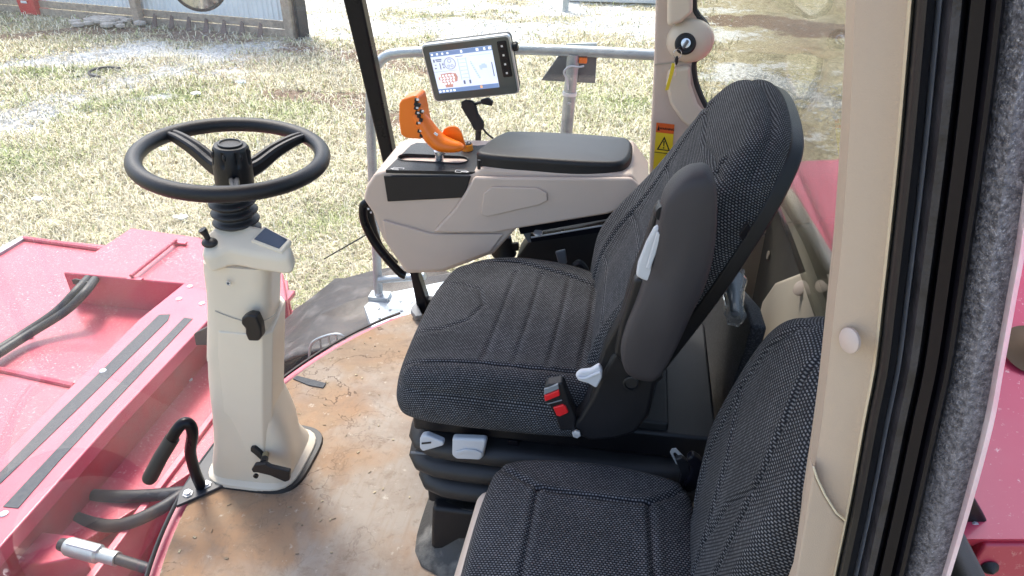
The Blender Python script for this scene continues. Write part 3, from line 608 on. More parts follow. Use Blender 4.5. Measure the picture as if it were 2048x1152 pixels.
# ------------------------------------------------------------------ cab shell
def arcx(y): return -.655-.385*max(0, 1-(abs(y-1.29)/.82)**2)**.8
def cab():
    # floor
    ys = np.linspace(.48, 2.08, 40)
    pts = [Vector((arcx(y)+.03, y, 0)) for y in ys]+[Vector((.434, 2.08, 0)), Vector((.434, .48, 0))]
    fl = MB().prism(pts, (0, 0, -.012)).build('floor', M_floor, None, .004); struct(fl)
    t = thing('harvester_cab', 'harvester cab shell with beige pillar trims, black frames and glass all round', 'cab', (-.3, 1.29, -.1))
    sub = [Vector((arcx(y)-.012, y, -.016)) for y in ys]+[Vector((.5, 2.12, -.016)), Vector((.5, .46, -.016))]
    MB().prism(sub, (0, 0, -.10)).build('cab_base', M_redo, t, .006)
    # windscreen, curved
    rings = []
    for z, dx in ((-.01, 0), (.5, -.07), (1.0, -.13), (1.5, -.15), (1.95, -.13)):
        rings.append([Vector((arcx(y)+dx-.004, y, z)) for y in np.linspace(.47, 2.1, 48)])
    mb = MB(); mb.loft(rings, cap=False, close=False); g = mb.build('windscreen', M_glassw, t, keep=True, ang=80)
    gs = [Vector((arcx(y)+.004, y, .004)) for y in np.linspace(.5, 1.36, 30)]
    MB().tube(gs, .0055, 8).build('windscreen_seal', M_rubber, t)
    MB().tube([Vector((arcx(y)+.004, y, .002)) for y in np.linspace(1.45, 2.06, 20)], .005, 6).build('windscreen_seal', M_rubber, t)
    # right side window and lower sill
    MB().prism([(-.66, 2.10, .06), (.14, 2.10, .06), (.14, 2.10, 1.95), (-.80, 2.10, 1.95)], (0, .005, 0)).build('right_window', M_glasss, t)
    MB().prism([(-.66, 2.085, -.02), (.40, 2.085, -.02), (.40, 2.085, .05), (-.66, 2.085, .05)], (0, .03, 0)).build('right_sill', M_blackm, t, .004)
    # front right pillar
    L = [(672, -60), (685, 0), (712, 110), (748, 258), (790, 430), (822, 560), (836, 632)]; Rr = [(858, 640), (852, 600), (838, 560), (815, 450), (784, 300), (760, 180), (722, 0), (708, -60)]
    tp = [W(a, b, y=2.07) for a, b in L+Rr]; MB().prism(tp, (0, .045, 0)).build('front_pillar', M_gloss, t, .008, 3)
    up = [tp[0], tp[-1], tp[-1]+Vector((-.09, 0, .85)), tp[0]+Vector((-.09, 0, .85))]; MB().prism(up, (0, .045, 0)).build('front_pillar_top', M_gloss, t, .008)
    # rear right pillar with ignition boss
    bk = [(1314, -160), (1312, 0), (1308, 140), (1300, 300), (1296, 460), (1560, 470), (1548, 378), (1500, 320), (1440, 248), (1410, 212), (1392, 172), (1386, 140), (1388, 120), (1408, 104), (1417, 80), (1411, 52), (1392, 28), (1386, 0), (1386, -160)]
    pp = [W(a, b, y=2.04) for a, b in bk]; MB().prism(pp, (0, .05, 0)).build('rear_right_pillar', M_beige, t, .008, 3)
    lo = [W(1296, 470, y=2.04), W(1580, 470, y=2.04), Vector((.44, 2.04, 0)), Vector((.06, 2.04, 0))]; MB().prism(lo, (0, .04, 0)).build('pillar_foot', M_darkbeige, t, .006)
    u = [pp[0], pp[-1], pp[-1]+Vector((0, 0, .75)), pp[0]+Vector((0, 0, .75))]; MB().prism(u, (0, .05, 0)).build('pillar_top', M_beige, t, .008)
    edge = [W(a, b, y=2.05) for a, b in bk[6:]]; MB().tube(spline(edge, 4), .0105, 8).build('pillar_seal', M_rubber, t)
    ext('pillar_scoop', [(1336, 135), (1380, 127), (1381, 165), (1395, 205), (1440, 258), (1400, 268), (1362, 238), (1340, 205), (1331, 165)], dict(y=2.04), (0, -.022, 0), M_cream, t, .016, seg=4)  # paler than its beige pillar to paint in the light its face catches
    ext('upper_trim', [(1336, -120), (1384, -120), (1384, 18), (1362, 38), (1334, 47)], dict(y=2.04), (0, -.05, 0), M_cream, t, .012, seg=4)
    MB().prism([W(a, b, y=2.038) for a, b in ((1309, 128), (1384, 119), (1384, 121.5), (1309, 131))], (0, -.0015, 0)).build('trim_joint', M_darkbeige, t)
    bo = W(1372, 86, y=2.01); MB().ball(bo+Vector((.012, .03, 0)), (.062, .045, .056), 28).build('switch_boss', M_cream, t)
    MB().lathe([(0, -.01), (.027, -.01), (.027, .006), (.023, .010), (.014, .010), (.013, .007), (0, .007)], bo+Vector((-.002, -.01, 0)), (-.12, -1, .25), 32).build('switch_plate', M_black, t)
    # rear window with leaning glass
    prof = [W(p, q, y=2.04) for p, q in ((1551, 380), (1500, 318), (1442, 248), (1400, 190), (1390, 120), (1388, 0))]
    prof.append(prof[-1]+Vector((-.03, 0, .45))); prof.append(prof[-1]+Vector((-.06, 0, .45)))
    rg = []
    for p in spline(prof, 5):
        k = min(1, max(0, (p.z-.60)/.22))**.8; line = [Vector((p.x+.004+.165*k*(1-(1-min(1, (2.05-y)/.62))**2)**.5, y, p.z)) for y in np.linspace(.63, 2.05, 25)]
        rg.append(line+[q+Vector((.005, 0, .001)) for q in reversed(line)])
    MB().loft(rg).build('rear_window', M_glassr, t, ang=40)
    MB().tube([W(1549, 370, x=.425), W(1675, 586, x=.425)], .014, 8).build('rear_seal', M_rubber, t)
    # rear wall, panel darkened to look shaded and sill ledge
    MB().prism([(.435, .50, -.01), (.435, 2.07, -.01), (.435, 2.07, .53), (.435, 1.28, .635), (.435, .5, .69)], (.03, 0, 0)).build('rear_panel', M_shadewall, t, .01)
    ext('rear_ledge', [(1546, 390), (1560, 374), (1615, 468), (1678, 580), (1680, 800), (1480, 800), (1512, 650), (1524, 600), (1548, 564), (1606, 541), (1580, 470)], dict(x=.405), (.035, 0, 0), M_cream, t, .012, seg=4)
    MB().prism([W(a, b, x=.403) for a, b in ((1572, 444), (1600, 440), (1601, 443), (1573, 447))], (.002, 0, 0)).build('ledge_joint', M_darkbeige, t)
    MB().lathe([(0, 0), (.017, 0), (.017, .004), (.013, .006), (0, .006)], W(1601, 577, x=.402), (-.8, -.3, .55), 24).build('screw_cap', M_beige, t)
    MB().lathe([(0, 0), (.012, 0), (.012, .003), (0, .004)], W(1537, 510, x=.432), (-1, 0, .1), 20).build('screw_cap', M_darkbeige, t)
    # inner lower wall panel beside the driver's seat
    ext('inner_panel', [(1296, 600), (1400, 560), (1440, 800), (1452, 1152), (1290, 1152), (1290, 940)], dict(x=.30), (.03, 0, 0), M_shadewall2, t, .01, seg=3)
    ext('panel_edge', [(1376, 640), (1386, 636), (1418, 800), (1425, 880), (1414, 884), (1405, 810)], dict(x=.292), (.012, 0, 0), M_beige, t, .004)
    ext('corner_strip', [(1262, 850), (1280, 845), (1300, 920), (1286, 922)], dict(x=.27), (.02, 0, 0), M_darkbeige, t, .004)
    # cross bulkhead under the rear window, behind the passenger seat
    ext('seat_box', [(1360, 985), (1640, 900), (1700, 1250), (1380, 1250)], dict(x=.285), (.1, 0, 0), M_beige, t, .01)
    ext('floor_ledge', [(1405, 1125), (1470, 1115), (1480, 1200), (1405, 1200)], dict(x=.25), (.03, 0, 0), M_beige, t, .01)
    ro = [Vector((arcx(y)-.16, y, 1.96)) for y in np.linspace(.46, 2.12, 30)]+[Vector((.34, 2.12, 1.96)), Vector((.34, .46, 1.96))]
    MB().prism(ro, (0, 0, .16)).build('roof', [M_beige], t, .02)
    return t
cabt = cab()

def door_pillar():
    t = thing('door_pillar', 'beige trimmed rear door pillar with black seals close to the viewer', 'door pillar', (.2, .5, 0))
    rows = [-420, -150, 0, 150, 330, 500, 600, 735, 850, 1000, 1152, 1300, 1500, 1900]
    def xi(tab, y): return float(np.interp(y, [p[0] for p in tab], [p[1] for p in tab])) if tab[0][0] <= y <= tab[-1][0] else (tab[0][1]+(y-tab[0][0])*(tab[1][1]-tab[0][1])/(tab[1][0]-tab[0][0]) if y < tab[0][0] else tab[-1][1]+(y-tab[-1][0])*(tab[-1][1]-tab[-2][1])/(tab[-1][0]-tab[-2][0]))
    T0 = [(0, 1706), (250, 1696), (480, 1680), (672, 1659), (800, 1646), (935, 1627), (1152, 1592)]
    T1 = [(0, 1829), (304, 1803), (500, 1782), (731, 1756), (870, 1729), (1022, 1702), (1152, 1674)]
    T2 = [(0, 2012), (250, 1982), (480, 1947), (713, 1912), (947, 1860), (1152, 1812)]
    T3 = [(0, 2110), (250, 2066), (480, 2034), (830, 1972), (1034, 1919), (1152, 1884)]
    yy = [1900, -420]
    def border(f, yp): return spline([W(f(r), r, y=yp) for r in rows], 4)
    def strip(name, lines, m, thick=(0, .02, 0), ang=50, par=t):
        mb = MB(); n = len(lines); m_ = len(lines[0]); back = [[p+Vector(thick) for p in l] for l in lines]
        rings = [[lines[j][i] for j in range(n)]+[back[j][i] for j in range(n-1, -1, -1)] for i in range(m_)]
        mb.loft(rings); return mb.build(name, m, par, ang=ang)
    f0 = lambda r: xi(T0, r); f1 = lambda r: xi(T1, r); f2 = lambda r: xi(T2, r); f3 = lambda r: xi(T3, r)
    mixf = lambda a, b, k: (lambda r: a(r)*(1-k)+b(r)*k)
    # beige trim: rounded face
    pr = [(f0, .595, 0), (mixf(f0, f1, .04), .583, 0), (mixf(f0, f1, .3), .577, 0), (mixf(f0, f1, .75), .573, 0), (mixf(f0, f1, .90), .570, 0)]
    strip('pillar_trim', [border(f, y) for f, y, _ in pr], M_trim, (.004, .04, 0))
    strip('trim_lip', [border(mixf(f0, f1, .905), .568), border(mixf(f0, f1, .95), .560), border(mixf(f0, f1, 1.0), .566)], mat('pale_trim_edge', (.72, .64, .48), .4), (.002, .03, 0))  # pale lip colour stands in for outside light on the trim edge
    # black frame: seals and glossy channel
    b = lambda k: mixf(f1, f2, k)
    segs = [('inner_seal', M_black, [(0.01, .562), (.06, .548), (.14, .545), (.21, .552), (.24, .565)], 'round black seal'),
            ('edge_strip', mat('smoked_edge', (.36, .39, .47), .2, coat=.5), [(.245, .560), (.30, .552), (.335, .560)], None),
            ('dusty_seal', M_seal, [(.34, .548), (.42, .532), (.52, .530), (.58, .545)], None),
            ('door_frame', M_gloss, [(.585, .545), (.62, .525), (.78, .518), (.84, .523)], None),
            ('outer_seal', M_gloss, [(.845, .520), (.90, .502), (.96, .500), (1.0, .512)], None)]
    for nm, m, pr, _ in segs: strip(nm, [border(b(k), y) for k, y in pr], m, (.004, .03, 0), ang=25 if m is M_gloss else 60)
    # dusty speckled foam strip of the open door edge
    m = mat('dusty_foam', (.055, .055, .068), .4, col2=(.19, .185, .21), nscale=200, nmix=(.38, .62), speck=((.52, .51, .55), 380, .55), bump=1.0, bscale=420)
    strip('foam_strip', [border(f2, .508), border(mixf(f2, f3, .5), .495), border(f3, .500)], m, (.004, .03, 0))
    strip('clear_edge', [border(mixf(f2, f3, 1.01), .498), border(mixf(f2, f3, 1.12), .490), border(mixf(f2, f3, 1.24), .498)], mat('clear_edge_plastic', (.70, .50, .54), .35, col2=(.8, .66, .68), nscale=30, bump=.5, bscale=300), (.003, .02, 0))
    c = W(1705, 677, y=.572); MB().lathe([(0, 0), (.0115, 0), (.0115, .0025), (.0095, .004), (0, .0045)], c+Vector((-.002, -.003, 0)), (-.88, -.46, .08), 36).build('screw_cap', mat('pinkish_cap', (.55, .45, .40), .45), t)
    # lower trim cover, joint running down to the right
    jr = lambda r: f0(r)+3
    low = [W(a, b_, y=.568) for a, b_ in ((1627, 938), (1634, 960), (1650, 995), (1672, 1030), (1696, 1052), (1700, 1062), (1676, 1152), (1652, 1240), (1560, 1240), (1592, 1152), (1612, 1030))]
    MB().prism(low, (0, .02, 0)).build('lower_trim_cover', M_trim, t, .003, 3)
    MB().tube([W(a, b_, y=.5665) for a, b_ in ((1627, 934), (1634, 956), (1650, 990), (1672, 1025), (1698, 1047))], .0012, 6).build('joint_lip', bpy.data.materials['pale_trim_edge'], t)
door_pillar()
def rear_body():
    t = thing('engine_housing', 'red body panels behind the cab with bolted black bracket', 'body panels', (.9, 1.5, -.2))
    # deck seen through the rear glass
    P = [W(1380, 325, z=.42), W(1700, 345, z=.42)]
    y1 = 2.9
    MB().prism([(.50, .95, .46), (.50, y1, .30), (2.4, y1, .52), (2.4, .95, .62)], (0, 0, -.05)).build('sloping_deck', M_redo, t, .01)
    MB().prism([(.60, 1.5, .50), (.75, 2.3, .44), (1.2, 2.3, .52), (1.15, 1.5, .58)], (0, 0, .06)).build('deck_rib', M_redo, t, .02, 4)
    # side panel beyond the door edge
    side = [(1840, 1080), (1870, 830), (1900, 400), (1960, -200), (2500, -200), (2500, 1076), (2048, 1082)]
    rg = []
    for py in (1078, 900, 700, 500, 300, 100, -100):
        yv = .80+(1078-py)/1000*.95; xl = 1840 if py > 1000 else 1880
        l = [W(a, py, y=yv) for a in (xl, 2000, 2150, 2400)]; rg.append(l+[p+Vector((0, .02, -.04)) for p in reversed(l)])
    MB().loft(rg).build('side_panel', M_redo, t, ang=40)
    MB().lathe([(0, 0), (.045, 0), (.048, -.004), (.030, -.006), (0, -.03)], W(2062, 702, y=1.15), (0, .45, -.9), 32).build('access_hole', mat('hole_brown', (.10, .06, .03), .8), t)
    ext('black_bracket', [(1935, 972), (1996, 1080), (1985, 1230), (1830, 1230), (1880, 1075)], dict(y=.83), (0, .02, 0), M_black, t, .004)
    for a, b in ((1948, 1056), (1913, 1120)): MB().lathe([(0, .0), (.014, 0), (.014, .004), (.010, .005), (.010, .012), (0, .013)], W(a, b, y=.829), (0, -1, 0), 6).build('bolt_head', M_bolt, t)
    ext('step_box', [(1935, 1150), (1968, 1090), (2400, 1090), (2400, 1300), (1900, 1300)], dict(y=.80), (0, .1, 0), M_red, t, .006)
    MB().lathe([(0, 0), (.012, 0), (.010, -.004), (0, -.012)], W(1980, 1135, y=.798), (0, 1, 0), 20).build('bolt_hole', M_blackm, t)
    ext('cavity_panel', [(2005, -400), (2600, -400), (2600, 55), (2010, 38)], dict(y=.81), (0, .02, 0), M_midgrey, t, .01)
rear_body()

# ------------------------------------------------------------------ key and warning sticker
def key():
    c = W(1372, 86, y=1.985); t = thing('ignition_key', 'ignition key with yellow tag hanging from the far pillar switch', 'key', c)
    MB().lathe([(0, 0), (.012, 0), (.012, .008), (0, .009)], c, (-.12, -1, .2), 20).build('key_barrel', M_steel, t)
    MB().box(c+Vector((-.002, -.014, 0)), (.007, .014, .022), Matrix.Rotation(.5, 3, 'Y')).build('key_bow', M_midgrey, t, .002)
    MB().prism([W(a, b, y=1.975) for a, b in ((1354, 97), (1362, 92), (1366, 99), (1360, 104), (1354, 103))], (0, .004, 0)).build('pointer', M_black, t, .001)
    r = W(1355, 108, y=1.972); pts = [r+Vector((.010*math.cos(a), 0, .012*math.sin(a))) for a in np.linspace(0, 2*math.pi, 20)]
    MB().tube(pts, .0009, 6).build('key_ring', M_steel, t)
    MB().ball(W(1353, 121, y=1.97), (.005, .004, .012), 14).build('black_fob', M_black, t)
    MB().prism([W(a, b, y=1.97) for a, b in ((1344, 126), (1351, 128), (1347, 146), (1337, 180), (1330, 181), (1338, 152))], (0, .002, 0)).build('yellow_tag', M_yel, t, .0005)
    MB().tube([W(1350, 124, y=1.968), W(1350, 152, y=1.968)], .0012, 6).build('key_blade', M_steel, t)
key()
def sticker():
    px = [(1313, 245), (1349, 249), (1346, 290), (1340, 330), (1306, 328)]
    yP = 2.0385; o = W(1313, 245, y=yP); e = W(1349, 249, y=yP); f = W(1307, 328, y=yP)
    X = (e-o); w = X.length; Z = f-o; h = Z.length*1.12; X.normalize(); Z.normalize()
    t = thing('warning_sticker', 'yellow and orange WARNING sticker with triangle on the far pillar', 'sticker', o)
    def q(u, v, d=0): return o+X*u*w+Z*v*h+Vector((0, -.0005-d, 0))
    def poly(name, pts, m, d): return MB().prism([q(*p, d) for p in pts], (0, .0004, 0)).build(name, m, t)
    poly('backing', [(0, 0), (1, 0), (1, 1), (0, 1)], M_yel, 0)
    poly('header_band', [(.0, .0), (1, 0), (1, .20), (0, .20)], M_org, .0005)
    poly('divider', [(0, .62), (1, .62), (1, .635), (0, .635)], M_blk, .0005)
    mb = MB(); T = [(.5, .27), (.88, .57), (.12, .57)]; I = [(.5, .33), (.78, .55), (.22, .55)]
    for i in range(3):
        j = (i+1) % 3; mb.prism([q(*T[i], .0005), q(*T[j], .0005), q(*I[j], .0005), q(*I[i], .0005)], (0, .0004, 0))
    mb.prism([q(a, b, .0006) for a, b in ((.46, .37), (.54, .37), (.52, .48), (.48, .48))], (0, .0004, 0)); mb.prism([q(a, b, .0006) for a, b in ((.47, .50), (.53, .50), (.53, .53), (.47, .53))], (0, .0004, 0))
    mb.build('hazard_triangle', M_blk, t)
    poly('header_triangle', [(.14, .04), (.21, .16), (.07, .16)], M_blk, .0011)
    Mt = Matrix(((X.x, -Z.x, 0, 0), (X.y, -Z.y, -1, 0), (X.z, -Z.z, 0, 0), (0, 0, 0, 1))); c = q(.6, .11, .0012); Mt.translation = c
    text('lettering', 'WARNING', w*.17, Mt, M_blk, t, .0002, 1.0, .0002)
sticker()
# ------------------------------------------------------------------ right side console with armrest lid
YC = 1.60
def rrect(w, h, r, n=6):
    out = []
    for cx, cz, a0 in ((w/2-r, h/2-r, 0), (-w/2+r, h/2-r, 90), (-w/2+r, -h/2+r, 180), (w/2-r, -h/2+r, 270)):
        for k in range(n+1): a = R_(a0+90*k/n); out.append((cx+r*math.cos(a), cz+r*math.sin(a)))
    return out
def console():
    t = thing('side_console', 'beige side console with black padded armrest lid and black control tray', 'console', W(900, 545, y=YC))
    body = [(725, 399), (731, 374), (748, 348), (768, 341), (945, 347), (962, 336), (1262, 348), (1300, 400), (1215, 425), (1036, 455), (988, 508), (886, 546), (812, 549), (764, 478), (745, 428)]
    MB().prism([W(a, b, y=YC) for a, b in body], (0, .23, 0)).build('body', M_beige, t, .010, 4)
    ext('raised_side', [(950, 350), (1262, 352), (1310, 392), (1215, 424), (1036, 453), (990, 462), (900, 462), (868, 460), (910, 415), (930, 385)], dict(y=YC), (0, -.014, 0), M_beige, t, .013, seg=4)
    ext('lower_side', [(766, 438), (866, 466), (1008, 466), (982, 501), (884, 538), (814, 539), (774, 482)], dict(y=YC), (0, -.007, 0), M_beige, t, .0068, seg=4)
    ext('side_emboss', [(985, 372), (1075, 374), (1094, 384), (1096, 400), (1080, 408), (975, 432), (962, 426), (968, 385)], dict(y=YC-.014), (0, -.006, 0), M_beige, t, .0058, seg=4)
    zt = W(770, 343, y=YC).z+.004
    # control tray: black plate with a real slot
    O = [W(a, b, z=zt) for a, b in ((772, 346), (822, 296), (834, 291), (955, 297), (1000, 292), (975, 318), (950, 350))]
    Sl = []
    a_, b_ = W(815, 321, z=zt), W(918, 326, z=zt); r = .023; dx = (b_-a_).normalized(); dy = Vector((-dx.y, dx.x, 0))
    for k in range(9): an = math.pi/2+math.pi*k/8; Sl.append(a_+dx*math.cos(an)*r+dy*math.sin(an)*r)
    for k in range(9): an = -math.pi/2+math.pi*k/8; Sl.append(b_+dx*math.cos(an)*r+dy*math.sin(an)*r)
    def area(P): return sum(p.x*q.y-q.x*p.y for p, q in zip(P, P[1:]+P[:1]))
    if area(O) < 0: O.reverse()
    if area(Sl) > 0: Sl.reverse()
    i0 = min(range(len(O)), key=lambda i: (O[i]-Sl[0]).length); j0 = min(range(len(Sl)), key=lambda j: (Sl[j]-O[i0]).length)
    O = O[i0:]+O[:i0]; Sl = Sl[j0:]+Sl[:j0]
    poly = O+[O[0]]+Sl+[Sl[0]]
    bm = bmesh.new(); lo = [bm.verts.new(p) for p in O]; li = [bm.verts.new(p) for p in Sl]
    es = [bm.edges.new((v[i], v[(i+1) % len(v)])) for v in (lo, li) for i in range(len(v))]
    bmesh.ops.triangle_fill(bm, edges=es, use_beauty=True)
    ex = bmesh.ops.extrude_face_region(bm, geom=bm.faces[:]); bmesh.ops.translate(bm, verts=[v for v in ex['geom'] if isinstance(v, bmesh.types.BMVert)], vec=(0, 0, .008)); bmesh.ops.recalc_face_normals(bm, faces=bm.faces[:])
    me = bpy.data.meshes.new('control_tray'); bm.to_mesh(me); bm.free(); me.materials.append(M_black); tr = bpy.data.objects.new('control_tray', me); COL.objects.link(tr); child(tr, t)
    rim = [p+Vector((0, 0, .0085)) for p in Sl+[Sl[0]]]; MB().tube(rim, .0018, 6).build('slot_rim', M_black, tr)
    ext('tray_front', [(768, 350), (943, 350), (928, 394), (776, 402)], dict(y=YC), (0, -.006, 0), M_black, t, .004, seg=3)
    # arrows with box outline printed beside the slot
    for s, (a, b) in ((-1, (797, 338)), (1, (922, 343))):
        c = W(a, b, z=zt+.0085); mb = MB(); h = .0006
        def rc(x0, y0, x1, y1): mb.prism([c+Vector((x, y, 0)) for x, y in ((x0, y0), (x1, y0), (x1, y1), (x0, y1))], (0, 0, h))
        rc(-.014, .006, .012, .0075); rc(-.014, -.007, -.0125, .007); rc(-.014, -.007, .002, -.0055); rc(.011, .0, .0125, .0075) if s < 0 else rc(.0, -.003, .0125, -.0015)
        k = s*.020; mb.prism([c+Vector((k, 0, 0)), c+Vector((k-s*.007, .005, 0)), c+Vector((k-s*.007, -.005, 0))], (0, 0, h)); rc(min(0, s*.014), -.001, max(0, s*.014), .0008)
        mb.build('direction_arrow', M_white, tr, keep=False)
    # armrest lid
    zl = .782; ctl = [(-.33, 1.615), (-.18, 1.602), (-.03, 1.605), (.010, 1.63), (.022, 1.70), (.015, 1.765), (-.02, 1.785), (-.15, 1.792), (-.27, 1.785), (-.305, 1.765), (-.335, 1.68)]
    lid = pad(ctl, .052, .011, crown=.004, M=Matrix.Translation((0, 0, zl)), nth=120, nr=14, grooves=[]).build('armrest_lid', M_black, t, ang=60)
    MB().tube([W(958, 338, y=YC-.01)+Vector((0, 0, 0)), W(958, 320, y=YC-.01)], .004, 8).build('lid_hinge', M_black, lid)
    # black grab bar wrapped round the nose and thin stalk
    pts = spline([W(a, b, y=YC+.02) for a, b in ((738, 404), (727, 412), (728, 440), (745, 478), (770, 512), (800, 545), (812, 551))], 8)
    MB().tube(pts, .011, 14).build('grab_bar', M_gloss, t)
    pts = spline([W(a, b, y=YC+.05) for a, b in ((742, 408), (738, 430), (748, 470), (762, 500), (790, 530))], 8); MB().tube(pts, .013, 12).build('cable_sleeve', M_rubber, t)
    MB().tube([W(648, 518, y=YC-.03), W(742, 464, y=YC+.02)], .0018, 8).build('thin_stalk', M_black, t)
    for a, b in ((737, 418), (742, 425)): MB().ball(W(a, b, y=YC+.006), .003, 8).build('screw', M_bolt, t)
    # black support and rails under the armrest
    s = thing('seat_side_frame', 'black steel seat side frame in shadow below the beige console', 'seat frame', W(1120, 600, y=1.68))
    ext('frame_plate', [(1062, 478), (1240, 436), (1260, 660), (1000, 640), (1032, 520)], dict(y=1.70), (0, .10, 0), M_blackm, s, .006)
    for (a, b), (c, d), r in (((1040, 458), (1230, 424), .014), ((1062, 476), (1230, 452), .011)):
        MB().tube([W(a, b, y=1.64), W(c, d, y=1.64)], r, 4).build('steel_rail', M_gloss, s)
    MB().tube([W(1062, 475, y=1.626), W(1230, 447, y=1.626)], .0022, 6).build('rail_edge', M_bolt, s)
    ext('link_plate', [(1042, 462), (1060, 458), (1066, 484), (1056, 486)], dict(y=1.66), (0, .01, 0), M_midgrey, s, .002)
    MB().lathe([(0, 0), (.012, 0), (.010, .004), (0, .005)], W(1076, 466, y=1.625), (0, -.3, 1), 16).build('bolt_head', M_bolt, s)
    MB().lathe([(.028, 0), (.034, .01), (.024, .03), (.02, .06), (.0, .07)], W(1008, 513, y=1.72), (0, 0, 1), 24).build('rubber_bellows', M_rubber, s)
    ext('lock_lever', [(1012, 490), (1036, 487), (1038, 502), (1022, 503)], dict(y=1.71), (0, .012, 0), M_black, s, .002)
    ext('latch_bracket', [(1110, 505), (1130, 500), (1134, 528), (1118, 532)], dict(y=1.62), (0, .01, 0), M_midgrey, s, .003)
    MB().tube(spline([W(a, b, y=1.60) for a, b in ((1150, 532), (1160, 528), (1172, 545), (1180, 575))], 6), .011, 10).build('belt_anchor', M_black, s)
    return t
console()
def lever():
    b = W(877, 334, z=.722); t = thing('drive_lever', 'bright orange drive lever handle studded with small buttons on a chrome stem', 'lever', b)
    top = W(879, 303, y=b.y)
    MB().tube([b-Vector((0, 0, .02)), top], .0105, 20).build('chrome_stem', M_steel, t)
    MB().tube([top-Vector((0, 0, .006)), top+Vector((0, 0, .002))], .014, 20).build('stem_collar', M_steel, t)
    y = b.y
    # palm body: lofted ellipses from the heel (right) up to the head (left)
    sec = [((928, 296), .004, .006), ((918, 294), .012, .016), ((898, 291), .017, .024), ((878, 284), .021, .028), ((862, 268), .021, .028), ((850, 250), .019, .025), ((840, 236), .016, .022), ((832, 226), .012, .018)]
    C_ = [W(a[0], a[1], y=y-.004) for a, _, _ in sec]; C2 = spline(C_, 4); r1 = np.interp(np.linspace(0, 7, len(C2)), range(8), [s[1] for s in sec]); r2 = np.interp(np.linspace(0, 7, len(C2)), range(8), [s[2] for s in sec])
    rings = []
    for i, c in enumerate(C2):
        T = (C2[min(i+1, len(C2)-1)]-C2[max(i-1, 0)]).normalized(); u = Vector((0, 1, 0)); v = T.cross(u).normalized()
        rings.append([c+v*r1[i]*math.cos(a)+u*r2[i]*math.sin(a) for a in np.linspace(0, 2*math.pi, 24, endpoint=False)])
    MB().loft(rings).build('palm_grip', M_orange, t, ang=60)
    # fin: thin curved thumb guard behind the heel
    fin = spline([W(a, b_, y=y+.022) for a, b_ in ((884, 268), (892, 256), (908, 253), (920, 262), (927, 280), (930, 298), (905, 300), (888, 288))], 4, True)
    MB().prism(fin, (0, .008, 0)).build('thumb_guard', M_orange, t, .003, 3)
    # head block
    hd = [(798, 207), (803, 199), (828, 191), (836, 194), (842, 222), (848, 252), (849, 272), (842, 279), (812, 277), (801, 270), (797, 240)]
    h = MB().prism([W(a, b_, y=y-.02) for a, b_ in hd], (.004, .055, 0)).build('button_head', M_orange, t, .008, 4)
    ext('button_panel', [(830, 196), (836, 195), (848, 240), (851, 274), (843, 276), (838, 240)], dict(y=y-.0215), (0, .03, 0), M_orange, t, .002)
    for i, (a, b_) in enumerate(((833, 200), (838, 210), (832, 216), (838, 232), (834, 226), (842, 240), (836, 246), (842, 254), (839, 262), (843, 271), (843, 223), (832, 208))):
        p = W(a, b_, y=y-.0235); q = MB().box(p, (.0085, .006, .0085), Matrix.Rotation(.3, 3, 'Y')).build('push_button', M_black, h, .001)
        if i % 2 == 0: MB().box(p+Vector((.004, -.003, .0015)), (.006, .003, .0045)).build('button_cap', M_white, q, .0008)
    MB().box(W(872, 268, y=y-.030), (.010, .003, .006), Matrix.Rotation(.6, 3, 'Y')).build('white_decal', M_white, t, .001)
    k = W(934, 302, z=.735); t = thing('rotary_knob', 'amber rotary knob with black top at the back of the control tray', 'knob', k)
    MB().lathe([(0, 0), (.0165, 0), (.0165, .004), (.0155, .006), (.0150, .018), (.0135, .0195), (0, .0195)], k, (0, 0, 1), 36).build('amber_ring', M_amber, t)
    MB().lathe([(0, .0), (.0125, 0), (.012, .002), (0, .0022)], k+Vector((0, 0, .0195)), (0, 0, 1), 30).build('black_cap', M_black, t)
    for a in (0, 2.1, 4.2): MB().box(k+Vector((.006*math.cos(a), .006*math.sin(a), .0222)), (.004, .004, .0006)).build('knob_symbol', M_white, t)
lever()
